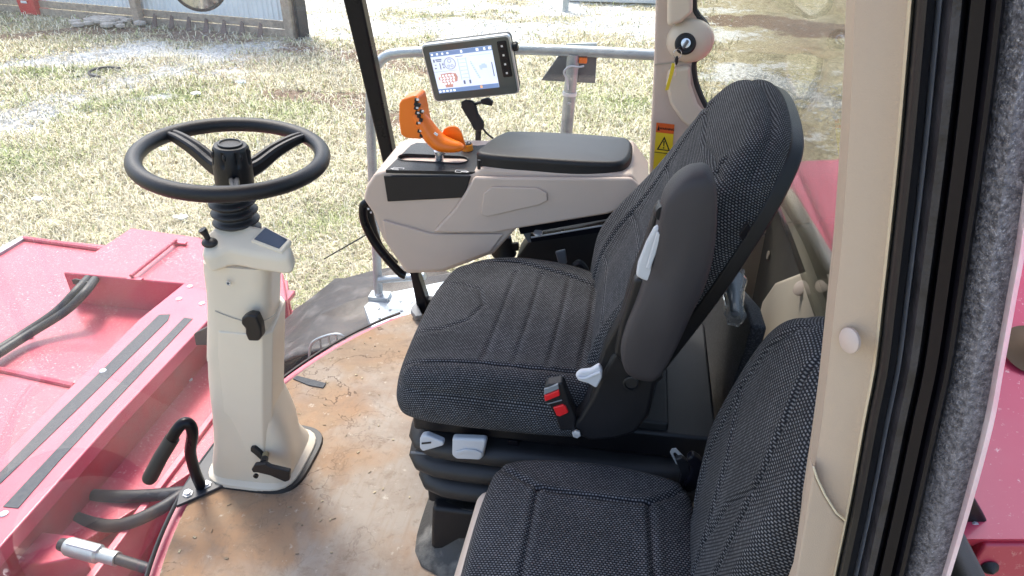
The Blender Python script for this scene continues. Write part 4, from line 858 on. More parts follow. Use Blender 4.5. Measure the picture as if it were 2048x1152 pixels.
def monitor():
    ax, ay, az, w, x, z = .10535, -.16112, -.02545, .2331, -.4019, .9092; h = w*.66
    M = Matrix.Translation((x, 1.86, z)) @ Matrix.Rotation(az, 4, 'Z') @ Matrix.Rotation(ax, 4, 'X') @ Matrix.Rotation(ay, 4, 'Y')
    t = thing('terminal_display', 'grey framed terminal display with lit screen on a black ball mount', 'display', M.translation)
    def put(mb, name, m, par=t, bev=0, **k): mb.v = [tuple(M @ Vector(p)) for p in mb.v]; return mb.build(name, m, par, bev, **k)
    def rr(w_, h_, r, y0, y1, cx=0, cz=0): return MB().prism([(cx+a, y0, cz+b) for a, b in rrect(w_, h_, r)], (0, y1-y0, 0))
    put(rr(w*.985, h*.975, .012, .012, .036), 'back_shell', M_blackm, t, .006)
    put(rr(w, h, .012, 0, .013), 'silver_rim', mat('silver_paint', (.62, .64, .65), .3, metal=.5), t, .003, seg=3)
    put(rr(w*.965, h*.95, .010, -.003, .001), 'front_bezel', mat('grey_bezel', (.085, .10, .095), .35, coat=.2), t, .001)
    sw, sh, sx, sz = w*.70, h*.705, -.0145, .002
    E = lambda n, c, s=1.0: mat(n, c, .3, emis=s)
    scr = put(rr(sw, sh, .001, -.0045, -.001, sx, sz), 'screen', E('screen_white', (.42, .47, .60), .55))
    bands = E('screen_blue', (.12, .19, .34), .4); ink = E('screen_ink', (.14, .17, .26), .25); pale = E('screen_pale', (.62, .68, .78), .55); ltb = E('screen_light_blue', (.30, .38, .52), .5); redm = E('screen_brown', (.36, .20, .17), .4); orm = E('screen_orange', (.6, .3, .15), .5)
    def U(u, v): return (sx-sw/2+u*sw, sz+sh/2-v*sh)
    def rect(u0, v0, u1, v1, d=.0052):
        a, b = U(u0, v0); c, e = U(u1, v1); return MB().prism([(a, -d, b), (c, -d, b), (c, -d, e), (a, -d, e)], (0, .0005, 0))
    def multi(rs, d=.0052):
        m = MB()
        for q in rs: r = rect(*q, d); m.add(r.v, r.f)
        return m
    stuff(put(multi([(0, 0, 1, .105), (0, .895, 1, 1)]), 'menu_bars', bands, scr))
    stuff(put(multi([(.01+.06*i, .93, .045+.06*i, .975) for i in range(5)]+[(.02+.085*i, .03, .05+.085*i, .075) for i in range(4)]+[(.5, .02, .53, .08), (.75, .02, .79, .08), (.87, .02, .9, .08), (.95, .02, .99, .08)], .0056), 'menu_icons', pale, scr))
    put(rect(.70, .91, .735, .97, .0056), 'alert_icon', orm, scr)
    def ring(u, v, ro, ri, n=28):
        c = U(u, v); m = MB(); vs = []
        for k in range(n):
            a = 2*math.pi*k/n; vs += [(c[0]+ro*math.cos(a), -.0054, c[1]+ro*math.sin(a)), (c[0]+ri*math.cos(a), -.0054, c[1]+ri*math.sin(a))]
        return m.add(vs, [(2*k, 2*k+1, (2*k+3) % (2*n), (2*k+2) % (2*n)) for k in range(n)])
    m = MB()
    for q in ((.29, .30, .0155, .0140), (.29, .235, .005, .0038), (.265, .36, .0035, .0024), (.32, .36, .0035, .0024)): r = ring(*q); m.add(r.v, r.f)
    put(m, 'engine_gauge', ink, scr, keep=True)
    stuff(put(multi([(.03, .17, .055, .24), (.07, .17, .17, .20), (.08, .215, .16, .235), (.12, .27, .135, .42), (.04, .30, .07, .315), (.03, .37, .06, .40), (.165, .28, .185, .33), (.17, .36, .19, .40), (.0, .47, .38, .474), (.40, .15, .52, .165)]), 'readout_text', ink, scr))
    stuff(put(multi([(.42, .20, .435, .72), (.55, .20, .565, .72)]+[(.44, .22+.09*i, .55, .235+.09*i) for i in range(6)]), 'tank_bars', ltb, scr))
    stuff(put(multi([(.445, .74, .475, .83), (.54, .74, .57, .83), (.95, .38, .965, .72)]), 'level_marks', ink, scr))
    stuff(put(multi([(.62, .17, .98, .18), (.62, .30, .64, .33)]+[(.62+.012*i, .34+.05*i, .65+.012*i, .38+.05*i) for i in range(8)]), 'curve_graph', ltb, scr))
    put(multi([(.75, .42, .87, .50), (.79, .39, .85, .43), (.76, .50, .79, .53)]), 'machine_symbol', ltb, scr)
    body = [(.07, .56), (.12, .53), (.26, .52), (.35, .55), (.37, .64), (.35, .74), (.27, .78), (.26, .87), (.14, .87), (.13, .78), (.08, .74), (.05, .64)]
    put(MB().prism([(U(*p)[0], -.0052, U(*p)[1]) for p in body], (0, .0005, 0)), 'button_map', redm, scr)
    stuff(put(multi([(.07+.052*i+(.01 if j % 2 else 0), .555+.065*j, .10+.052*i+(.01 if j % 2 else 0), .60+.065*j) for j in range(4) for i in range(5 if j != 1 else 5)], .0058), 'button_map_cells', pale, scr))
    # four keys and knob on the right
    put(rr(w*.105, h*.60, .004, -.0045, -.001, w*.405, h*.115), 'key_panel', M_black, t, .001)
    for i in range(4):
        k = put(rr(.019, .019, .003, -.007, -.003, w*.405, h*.115+.0345-.023*i), 'soft_key', M_black, t, .001); put(rr(.005, .005, .001, -.0078, -.0068, w*.405, h*.115+.0345-.023*i), 'key_light', M_white, k)
    mb = MB().lathe([(0, 0), (.010, 0), (.0115, .003), (.0115, .010), (.009, .013), (0, .013)], (w/2+.001, .012, h*.27), (1, 0, 0), 24, mod=lambda a, hh: 1+.04*math.cos(12*a)); put(mb, 'side_knob', M_black)
    # ball mount
    yb = 1.885
    arm = [(921, 205), (930, 200), (945, 202), (952, 212), (956, 228), (968, 246), (967, 258), (957, 263), (947, 261), (939, 244), (929, 228), (922, 216)]
    ext('mount_arm', arm, dict(y=yb), (0, .012, 0), M_blackm, t, .005, seg=3); ext('mount_arm', arm, dict(y=yb+.02), (0, .012, 0), M_blackm, t, .005, seg=3)
    MB().ball(W(934, 211, y=yb+.016), .015, 16).build('ball_joint', M_rubber, t); MB().ball(W(957, 252, y=yb+.016), .015, 16).build('ball_joint', M_rubber, t)
    MB().tube([W(948, 208, y=yb+.01), W(970, 203, y=yb-.005)], .004, 8).build('clamp_screw', M_black, t)
    ext('clamp_knob', [(960, 200), (976, 196), (986, 204), (984, 213), (974, 211), (963, 209)], dict(y=yb-.012), (0, .012, 0), M_black, t, .003)
    MB().tube([W(957, 258, y=yb+.016), W(956, 285, y=yb+.016)], .008, 12).build('mount_post', M_blackm, t)
    MB().tube(spline([W(a, b, y=yb+.03) for a, b in ((962, 240), (966, 256), (975, 268), (990, 280), (1000, 292))], 6), .003, 8).build('cable', M_rubber, t)
monitor()

# ------------------------------------------------------------------ steering column
def sup(cx, cy, z, hx, hy, n=4, k=48, rot=0):
    out = []
    for i in range(k):
        a = 2*math.pi*i/k; c, s = math.cos(a), math.sin(a); r = (abs(c)**n+abs(s)**n)**(-1/n); x, y = hx*c*r, hy*s*r
        out.append(Vector((cx+x*math.cos(rot)-y*math.sin(rot), cy+x*math.sin(rot)+y*math.cos(rot), z)))
    return out
def column():
    t = thing('steering_column', 'cream steering column with black steering wheel standing on the cab floor', 'steering column', (-.88, 1.27, 0))
    def tp(ring, k=.22):
        ys = [p.y for p in ring]; y0, y1 = min(ys), max(ys); cx = sum(p.x for p in ring)/len(ring)
        return [Vector((cx+(p.x-cx)*(1-k*(p.y-y0)/(y1-y0))-.10*(p.y-y0)+.010, p.y, p.z)) for p in ring]
    yc = 1.30; sil = [(940, 412, 622), (925, 416, 616), (900, 424, 611), (860, 428, 602), (830, 428, 590), (800, 427, 575), (770, 425, 562), (730, 422, 560), (690, 421, 560)]
    rings = [sup(-.879, 1.325, .004, .108, .106, 5), sup(-.879, 1.325, .020, .107, .105, 5)]
    for i, (py, a, b) in enumerate(sil):
        l, r = W(a, py, y=yc), W(b, py, y=yc); z = (l.z+r.z)/2
        if z < .035: continue
        kz = max(0, 1-z/.38); rings.append(sup((l.x+r.x)/2, yc+.025*kz, z, (r.x-l.x)/2*.89, .078+.030*kz, 4.5, rot=.09*min(1, max(0, (.40-z)/.2))))
    rings = [rings[0], rings[1]]+[tp(q, .28) for q in rings[2:]]; lower = MB().loft(rings).build('lower_cover', M_cream, t, ang=60)
    sil2 = [(692, 421, 560), (688, 421, 560), (640, 422, 562), (600, 423, 564), (560, 421, 565), (540, 418, 566), (520, 415, 568), (500, 414, 570)]
    rings = []
    for py, a, b in sil2:
        l, r = W(a, py, y=yc), W(b, py, y=yc); rings.append(sup((l.x+r.x)/2, yc, (l.z+r.z)/2, (r.x-l.x)/2*.89, .078, 5))
    rings = [tp(q) for q in rings]; up = MB().loft(rings).build('upper_cover', M_cream, t, ang=60)
    # faceted overlay on the near face: a long panel ending in a point low on the right
    def near(px, py, d=0): 
        return W(px, py, y=yc-.079-d)
    # straight angular shaft that runs down into the flared foot; the two faces cross in a slanting crease
    rings = []
    for py, a, b in ((640, 423, 559), (690, 424, 558), (740, 428, 557), (800, 432, 556), (860, 437, 556), (905, 440, 556)):
        l, r = W(a, py, y=yc-.03), W(b, py, y=yc-.03); cx, cz, hx, hy = (l.x+r.x)/2, (l.z+r.z)/2, (r.x-l.x)/2*.90, .0815; ch = .020
        rings.append([Vector((cx+p, yc+q, cz)) for p, q in ((-hx+ch*1.6, -hy), (hx-ch, -hy), (hx, -hy+ch), (hx, hy-ch), (hx-ch, hy), (-hx+ch, hy), (-hx, hy-ch), (-hx, -hy+ch*.8))])
    rings = [tp(q) for q in rings]; MB().loft(rings).build('shaft_cover', M_cream, t, .004, 3)
    # foot flange
    MB().loft([sup(-.879, 1.325, .003, .122, .118, 4), sup(-.879, 1.325, .014, .121, .117, 4), sup(-.879, 1.325, .024, .108, .106, 4.5)]).build('base_flange', M_cream, t, ang=40)
    MB().loft([sup(-.874, 1.332, .001, .131, .126, 4), sup(-.874, 1.332, .009, .129, .124, 4)]).build('base_gasket', M_rubber, t)
    MB().tube(spline([W(a, b, y=yc-.0795) for a, b in ((430, 622), (455, 632), (490, 642), (530, 640), (553, 626))], 5), .0011, 6).build('cover_seam', M_darkbeige, t)
    for a, b in ((457, 566), (462, 688+0)): MB().lathe([(.0055, 0), (.005, .002), (.003, .0022), (.0025, 0), (0, 0)], near(a, b, .008 if b < 600 else .0), (0, -1, 0), 14).build('screw', M_bolt, t)
    # dash head
    def dz(px, py):
        p = W(px, py, z=.70); q = W(px, py, z=.69+(p.y-1.19)*.33); return q
    out = [(402, 504), (404, 490), (412, 466), (430, 450), (452, 440), (500, 446), (540, 457), (566, 474), (580, 488), (579, 506), (568, 516), (540, 514), (500, 508), (455, 500), (424, 510), (410, 511)]
    head = MB().prism(spline([dz(a, b) for a, b in out], 3, True), (.006, 0, -.042)).build('dash_head', M_cream, t, .012, 4)
    bz = MB().prism([dz(a, b)+Vector((0, 0, .006)) for a, b in ((528, 456), (584, 484), (564, 509), (502, 485))], (0, 0, -.012)).build('gauge_bezel', M_cream, head, .003)
    MB().prism([dz(a, b)+Vector((0, 0, .0075)) for a, b in ((532, 461), (576, 485), (559, 503), (509, 484))], (0, 0, -.003)).build('gauge_window', mat('dark_display', (.03, .045, .075), .12, coat=.5), bz, .001)
    q = dz(420, 487); b = MB().ball(q+Vector((0, 0, .002)), (.017, .015, .010), 18).build('stalk_boot', M_rubber, t)
    MB().tube([q+Vector((0, 0, .004)), W(411, 468, y=q.y), W(404, 459, y=q.y-.002)], [.005, .0065, .009], 12).build('turn_signal_stalk', M_black, t)
    # lever on the right of the joint
    ext('tilt_lever', [(492, 625), (505, 618), (521, 620), (530, 640), (533, 662), (526, 671), (506, 670), (500, 655), (500, 645), (492, 636)], dict(y=yc-.088), (0, -.024, 0), M_black, t, .005, seg=2)
    # shaft, boot, hub
    ax = Vector((-.787, 1.285, 0)); zb = .703
    prof = [(.050, zb-.012)]+[(.0415+.0065*math.sin(2*math.pi*k/8-1.2), zb+.106*k/40) for k in range(41)]+[(.03, zb+.108)]
    MB().lathe([(.058, zb-.02), (.056, zb-.004), (.046, zb+.003), (.0, zb+.004)], ax, (0, 0, 1), 32).build('boot_collar', M_cream, t)
    MB().lathe(prof, ax, (0, 0, 1), 40).build('rubber_boot', M_rubber, t, ang=70)
    wt = R_(5); A = Vector((math.sin(wt), 0, math.cos(wt))); c = Vector((-.777, 1.30, .870))
    def loc(r, a, h=0):
        u = Vector((math.cos(wt), 0, -math.sin(wt))); v = Vector((0, 1, 0)); return c+(u*math.cos(a)+v*math.sin(a))*r+A*h
    n = 96; rim = MB(); rings = []
    for i in range(n):
        a = 2*math.pi*i/n; C0 = loc(.178, a); ro = (C0-c).normalized(); rings.append([C0+ro*.0162*math.cos(b_)+A*.0155*math.sin(b_) for b_ in np.linspace(0, 2*math.pi, 18, endpoint=False)])
    m = len(rings[0]); vs = [p for r in rings for p in r]; rim.add(vs, [(i*m+k, i*m+(k+1) % m, ((i+1) % n)*m+(k+1) % m, ((i+1) % n)*m+k) for i in range(n) for k in range(m)])
    wheel = rim.build('steering_wheel', M_black, t, ang=80)
    for a in (R_(161), R_(57), R_(299)):
        ctr = [loc(.02, a, -.040), loc(.055, a, -.032), loc(.10, a, -.012), loc(.145, a, .000), loc(.175, a, .003)]; cc = spline(ctr, 6); rg = []
        sdn = (loc(1, a+math.pi/2)-c).normalized()
        for i, p in enumerate(cc):
            T = (cc[min(i+1, len(cc)-1)]-cc[max(i-1, 0)]).normalized(); N_ = T.cross(sdn).normalized(); thin = .6 if a > 4 else 1; w_ = (.0125+.006*(1-i/len(cc)))*thin; h_ = (.0075+.009*(1-i/len(cc)))*thin
            rg.append([p+sdn*w_*x+N_*h_*y for x, y in ((-1, -.6), (-.75, -1), (.75, -1), (1, -.6), (1, .6), (.75, 1), (.3, 1), (0, .6), (-.3, 1), (-.75, 1), (-1, .6))])
        MB().loft(rg).build('spoke', M_black, wheel, .0012)
    fl = lambda a, h: 1-.13*max(0, math.cos(8*a))**3*(1 if .005 < h < .034 else 0)
    hc = c+Vector((.004, -.008, -.011))
    MB().lathe([(.020, -.085), (.028, -.075), (.036, -.058), (.038, -.045), (.038, -.005), (.0375, -.002)], hc, A, 40).build('hub', M_black, wheel)
    MB().lathe([(.0375, -.004), (.0378, 0), (.0372, .006), (.0368, .010), (.036, .020), (.035, .030), (.0335, .034), (.031, .038), (.022, .039), (.021, .037), (0, .037)], hc, A, 96, mod=fl).build('hub_cap', M_black, wheel, ang=40)
    MB().lathe([(.020, .0385), (.0235, .0385), (.0245, .041), (.0235, .0425), (.020, .0425), (.019, .040)], hc, A, 40).build('cap_ring', M_black, wheel, ang=50)
    for k in range(7):
        a = 2*math.pi*k/7+.35; MB().ball(loc(.0345, a, .012)+Vector((.004, -.008, 0)), (.0042, .0042, .0075), 10).build('cap_lug', M_black, wheel)
    # bent valve/pedal lock on the foot
    v = thing('column_lock_key', 'black plastic key tag and brass stub at the foot of the steering column', 'key', W(540, 945, z=.06))
    ext('slot_mark', [(505, 889), (513, 888), (524, 897), (532, 910), (526, 914), (514, 903), (505, 896)], dict(y=yc-.078), (0, -.012, 0), M_blackm, v, .002)
    a, b_ = W(532, 908, y=yc-.085), W(527, 926, y=yc-.12); MB().tube([a, (a+b_)/2], .008, 14).build('brass_stub', M_brass, v); MB().tube([(a+b_)/2, b_], .009, 14).build('stub_sleeve', M_black, v)
    ext('key_tag', [(502, 940), (508, 930), (530, 928), (540, 934), (579, 943), (578, 962), (570, 965), (540, 952), (515, 946), (506, 946)], dict(y=yc-.13), (0, .012, 0), M_black, v, .003)
    MB().lathe([(.006, 0), (.006, .006), (.003, .006), (.003, 0)], W(513, 950, y=yc-.125), (0, -1, 0), 14).build('tag_eye', M_black, v)
column()
def foot_handle():
    t = thing('floor_grab_handle', 'bent black tube handle bolted to the floor beside the column', 'handle', W(397, 968, z=0))
    pts = spline([W(402, 972, z=.012), W(391, 945, y=1.19), W(381, 905, y=1.17), W(385, 868, y=1.16), W(380, 850, y=1.155), (W(368, 846, y=1.15)), W(355, 858, y=1.14), W(338, 885, y=1.13), W(322, 912, y=1.12)], 8)
    MB().tube(pts, .0135, 18).build('bent_tube', M_gloss, t)
    MB().tube([W(345, 876, y=1.135), W(322, 913, y=1.12), W(300, 955, y=1.10), W(298, 958, y=1.10)], [.0165, .0170, .0175, .0160], 20).build('rubber_grip', M_rubber, t)
    MB().prism([W(a, b, z=.010) for a, b in ((352, 1012), (358, 985), (440, 872), (447, 880), (425, 950), (432, 968), (452, 968), (420, 982))], (0, 0, -.009)).build('floor_bracket', mat('dark_painted_steel', (.03, .035, .045), .4), t, .002)
    for a, b in ((376, 988), (413, 970)): MB().lathe([(.013, 0), (.013, .003), (.009, .004), (.009, .009), (.0, .010)], W(a, b, z=.010), (0, 0, 1), 6).build('bolt_head', M_bolt, t)
foot_handle()
def floor_bits():
    o = MB().prism([W(a, b, z=.004) for a, b in ((586, 757), (594, 751), (652, 766), (646, 775), (618, 770))], (0, 0, -.003)).build('tape_strip', M_grip); tag(o, 'short black anti-slip tape strip at the front edge of the floor', 'tape')
    o = MB().prism([W(a, b, z=.012) for a, b in ((833, 612), (838, 622), (846, 640), (832, 642), (822, 630), (824, 622))], (0, 0, .02)).build('pedal_stub', M_midgrey, None, .004); tag(o, 'small grey rubber pedal at the foot of the front pillar', 'pedal')
floor_bits()
# ------------------------------------------------------------------ driver's seat
def driver_seat():
    t = thing('driver_seat', "driver's seat in speckled black cloth with the dark grey armrest folded up", 'seat', (-.1, 1.29, 0))
    ctl = [(-.392, 1.10), (-.402, 1.28), (-.392, 1.43), (-.355, 1.50), (-.22, 1.535), (-.08, 1.515), (.03, 1.45), (.09, 1.34), (.10, 1.25), (.07, 1.12), (-.02, 1.062), (-.2, 1.05), (-.355, 1.055)]
    gr = [([(-.46, 1.405), (-.35, 1.400), (-.29, 1.37), (-.268, 1.305), (-.29, 1.245), (-.34, 1.215), (-.46, 1.20)], .0045, .0035),
          ([(-.36, 1.49), (-.22, 1.492), (-.10, 1.455), (0, 1.40), (.1, 1.33)], .005, .005), ([(-.46, 1.095), (-.1, 1.098), (.1, 1.10)], .005, .005)]
    for x in (-.225, -.165, -.10, -.04): gr.append(([(x-.008, 1.11), (x, 1.28), (x+.004, 1.45)], .0045, .003))
    def bend(V):
        x, y, z = V[:, 0], V[:, 1], V[:, 2].copy(); top = np.clip(1+z/.06, 0, 1)
        z = z+top*(.018*np.exp(-((x+.40)/.10)**2)*-1+.012*np.clip((abs(y-1.29)-.15)/.09, 0, 1)); V[:, 2] = z+.012*np.clip(-(x+.2)*2, 0, .4); return V
    pad(ctl, .125, .035, crown=.006, grooves=gr, bulge=.012, bend=bend, M=Matrix.Translation((0, 0, .560)), nth=300, nr=110, sidegroove=[(.05, .05, .004), (.93, .04, .006)]).build('seat_cushion', M_fab, t, ang=70)
    # backrest
    lean = R_(21); O = Vector((-.035, 1.285, .50)); X = Vector((0, -1, 0)); Y = Vector((math.sin(lean), 0, math.cos(lean))); M = frame(O, X, Y)
    bc = [(-.18, 0), (.14, 0), (.168, .10), (.192, .22), (.208, .34), (.207, .45), (.192, .53), (.145, .584), (0, .604), (-.13, .590), (-.19, .545), (-.215, .46), (-.235, .34), (-.245, .22), (-.235, .10)]
    def bb(V):
        u, v, w = V[:, 0], V[:, 1], V[:, 2]; f = np.clip(1+w/.10, 0, 1)
        V[:, 2] = w+f*(.050*np.clip((abs(u)-.10)/.14, 0, 1)**1.5*np.exp(-((v-.16)/.20)**2)+.022*np.exp(-((v-.12)/.12)**2))-.06*np.clip((v-.40)/.25, 0, 1)**1.6*f*.6
        return V
    g2 = [([(-.155, 0), (-.165, .2), (-.15, .40), (-.145, .52)], .005, .0045), ([(.155, 0), (.165, .2), (.15, .40), (.145, .52)], .005, .0045), ([(-.22, .50), (-.10, .50), (0, .485), (.10, .50), (.22, .50)], .005, .004),
          ([(-.15, .13), (.15, .13)], .0045, .003), ([(-.16, .24), (0, .26), (.16, .24)], .0045, .003), ([(-.15, .37), (.15, .37)], .0045, .003)]
    pad(bc, .092, .032, crown=.008, grooves=g2, bend=bb, M=M, nth=300, nr=110, bulge=.010, sidegroove=[(.10, .06, .004)]).build('backrest', M_fab, t, ang=70)
    # plastic shell around the back
    sc = [(u*1.035, v*1.008+.003) for u, v in bc]
    sh = M @ Matrix.Translation((0, 0, -.078))
    def sb(V): return V
    she = pad(sc, .026, .006, M=sh, nth=200, nr=10, bend=sb).build('back_shell', M_black, t, ang=50)
    # vent plate on the shell edge
    ext('shell_clip', [(1478, 472), (1496, 446), (1502, 456), (1486, 484)], dict(y=1.035), (0, .01, 0), M_gloss, she, .001)
    # armrest folded up, near side
    arm = [(1398, 349), (1417, 350), (1431, 368), (1437, 410), (1436, 470), (1428, 530), (1410, 590), (1380, 650), (1345, 720), (1318, 762), (1296, 771), (1262, 762), (1245, 742), (1240, 705), (1252, 660), (1268, 620), (1285, 570), (1305, 500), (1318, 440), (1330, 400), (1352, 372), (1376, 355)]
    P = spline([W(a, b, y=.985) for a, b in arm], 3, True); ce = sum(P, Vector())/len(P); rings = []
    for k in range(0, 10):
        a = k/9*math.pi; s = 1-.0*k; ins = .022*(1-math.sin(a)**.6); rings.append([p+(ce-p).normalized()*ins+Vector((0, .03-.034*math.cos(a)-.0, 0)) for p in P])
    a0 = [[p+(ce-p)*.35 for p in rings[0]]]; a1 = [[p+(ce-p)*.35 for p in rings[-1]]]
    for p in a0[0]: p.y -= .006
    MB().loft(a0+rings+a1).build('folded_armrest', M_greyarm, t, ang=80)
    # black carrier under it, with light grey pull handle
    ext('armrest_carrier', [(1308, 428), (1318, 415), (1336, 425), (1345, 470), (1300, 580), (1268, 650), (1262, 700), (1232, 735), (1196, 775), (1180, 830), (1165, 850), (1178, 800), (1208, 700), (1240, 640), (1262, 560), (1290, 490)], dict(y=1.025), (0, .035, 0), M_black, t, .008, seg=3)
    MB().lathe([(0, 0), (.012, 0), (.012, .012), (0, .013)], W(1322, 422, y=1.01), (.3, -1, .1), 18).build('hinge_cap', M_black, t)
    ext('armrest_carrier', [(1268, 560), (1288, 555), (1305, 558), (1290, 630), (1262, 700), (1250, 735), (1228, 710), (1240, 650)], dict(y=1.005), (0, .03, 0), M_black, t, .006)
    h = ext('pull_handle', [(1308, 450), (1318, 446), (1336, 462), (1333, 480), (1322, 520), (1310, 552), (1300, 558), (1284, 552), (1272, 545), (1276, 520), (1292, 480)], dict(y=1.0), (0, -.012, 0), M_ltgrey, t, .005, seg=4)
    ext('handle_groove', [(1314, 460), (1324, 466), (1312, 505), (1300, 538), (1291, 534), (1303, 495)], dict(y=.9875), (0, -.005, 0), M_ltgrey, h, .003, seg=3)
    # recliner cover
    cov = [(1262, 660), (1290, 700), (1330, 760), (1312, 770), (1300, 830), (1272, 868), (1230, 880), (1180, 884), (1150, 870), (1140, 850), (1158, 835), (1180, 800), (1205, 745), (1222, 712), (1240, 700)]
    cv = ext('recliner_cover', cov, dict(y=1.02), (0, .06, 0), M_black, t, .012, seg=4)
    pc = W(1262, 765, y=1.019); MB().lathe([(0, 0), (.014, 0), (.014, .004), (.011, .005), (.010, .002), (0, .002)], pc, (0, -1, .1), 28).build('pivot_ring', M_black, cv)
    MB().lathe([(.0, 0), (.008, 0), (.008, .005), (0, .006)], W(1153, 866, y=1.015), (0, -1, .2), 6).build('pivot_bolt', M_bolt, cv)
    rl = [(1150, 752), (1160, 744), (1180, 742), (1198, 731), (1205, 742), (1204, 758), (1193, 778), (1176, 768), (1156, 763)]
    r = ext('recline_lever', rl, dict(y=1.005), (0, .012, 0), mat('pale_lever', (.62, .64, .68), .4), t, .004, seg=3)
    MB().tube(spline([W(a, b, y=1.003) for a, b in ((1156, 756), (1172, 756), (1186, 750), (1201, 744))], 5), .0028, 8).build('lever_rib', bpy.data.materials['pale_lever'], r)
    ext('cushion_skirt', [(1170, 826), (1206, 745), (1225, 712), (1230, 730), (1200, 800), (1178, 835)], dict(y=1.04), (0, .02, 0), M_black, t, .006)
    # belt buckle
    b = thing('seat_belt_buckle', "black seat belt buckle with red release buttons beside the driver's cushion", 'buckle', W(1120, 860, y=1.02))
    ext('buckle_body', [(1088, 776), (1094, 770), (1122, 766), (1128, 772), (1140, 808), (1152, 835), (1150, 862), (1120, 862), (1112, 838), (1098, 812), (1088, 800)], dict(y=1.015), (0, .024, 0), M_black, b, .004, seg=3)
    ext('release_button', [(1088, 792), (1118, 780), (1120, 792), (1090, 804)], dict(y=1.012), (0, .006, 0), M_redbtn, b, .002)
    ext('slot_insert', [(1088, 779), (1116, 769), (1118, 778), (1088, 790)], dict(y=1.012), (0, .006, 0), mat('grey_insert', (.22, .24, .26), .4), b, .001)
    ext('warning_switch', [(1106, 816), (1126, 810), (1132, 814), (1137, 826), (1120, 834), (1113, 832)], dict(y=1.0115), (0, .006, 0), M_redbtn, b, .002)
    ext('buckle_edge', [(1094, 808), (1124, 800), (1125, 802), (1095, 810)], dict(y=1.0125), (0, .003, 0), M_midgrey, b)
    # suspension base
    s = thing('seat_suspension', "black bellows suspension and pedestal under the driver's seat", 'seat base', (-.12, 1.29, 0))
    x0 = W(822, 850, y=1.10).x; 
    MB().box(((x0+.22)/2+.004, 1.30, .405), (.22-x0, .40, .062)).build('upper_frame', M_black, s, .008, 3)
    MB().box((-.10, 1.30, .44), (.46, .38, .03)).build('seat_pan', M_blackm, s, .006)
    def fold(zc, hx, r, k): return [sup(-.09, 1.30, zc+r*math.sin(a), hx-r+r*math.cos(a)*k, .226-r+r*math.cos(a)*k, 8, 56) for a in np.linspace(-1.35, 1.35, 7)]
    hx = -x0-.09+.012
    rg = fold(.345, hx+.000, .022, 1.0)[::1]
    allr = []
    for zc, hh in ((.228, hx-.014), (.284, hx+.004), (.340, hx)): allr += fold(zc, hh, .027, 1.25)
    MB().loft(allr).build('rubber_bellows', M_rubber, s, ang=60)
    MB().box((-.09, 1.30, .180), (2*hx-.06, .37, .06)).build('lower_frame', M_black, s, .006)
    MB().ball(W(905, 984, y=1.095), (.007, .004, .005), 10).build('white_plug', M_white, s)
    # pedestal with worn rubber skirt
    px0 = W(838, 1120, z=0.0).x
    MB().loft([sup(-.09, 1.29, .002, -px0-.065, .262, 6), sup(-.09, 1.29, .012, -px0-.068, .260, 6), sup(-.09, 1.29, .030, -px0-.095, .235, 6), sup(-.09, 1.29, .10, -px0-.125, .205, 7), sup(-.09, 1.29, .165, -px0-.13, .20, 7)]).build('pedestal_skirt', mat('scuffed_rubber', (.045, .043, .04), .55, col2=(.20, .19, .17), nscale=11, nmix=(.50, .68), bump=.5), s, ang=50)
    MB().box((-.09, 1.29, .10), (-2*px0-.235, .42, .13), taper=.97).build('pedestal_cover', M_black, s, .01)
    # white controls
    k = ext('height_knob', [(839, 880), (843, 873), (853, 871), (868, 877), (887, 885), (887, 892), (870, 897), (845, 904), (839, 897)], dict(y=1.060), (0, .016, 0), M_ltgrey, s, .004, seg=3)
    MB().prism([W(a, b, y=1.0585) for a, b in ((843, 886), (862, 884), (862, 887), (843, 889))], (0, .002, 0)).build('knob_slot', M_blackm, k)
    k = ext('adjust_paddle', [(904, 877), (972, 880), (973, 886), (967, 915), (960, 922), (912, 920), (903, 912)], dict(y=1.060), (0, .018, 0), M_ltgrey, s, .006, seg=3)
    ext('paddle_ridge', [(912, 902), (930, 897), (950, 898), (964, 904), (962, 909), (945, 905), (928, 904), (914, 909)], dict(y=1.0595), (0, -.003, 0), M_ltgrey, k, .0015)
    for pxs in ([(1015, 878), (1036, 880), (1036, 892), (1015, 891)], [(1085, 858), (1098, 858), (1098, 864), (1085, 864)]): 
        c = ext('frame_slot', pxs, dict(y=1.10), (0, -.004, 0), M_gloss, s, .001)
    MB().tube([W(822, 905, y=1.085), W(1000, 915, y=1.085)], .003, 8).build('bellows_cord', M_midgrey, s)
    ext('side_cable_cover', [(1030, 838), (1060, 824), (1110, 828), (1130, 850), (1030, 848)], dict(y=1.06), (0, .03, 0), M_black, s, .006)
driver_seat()
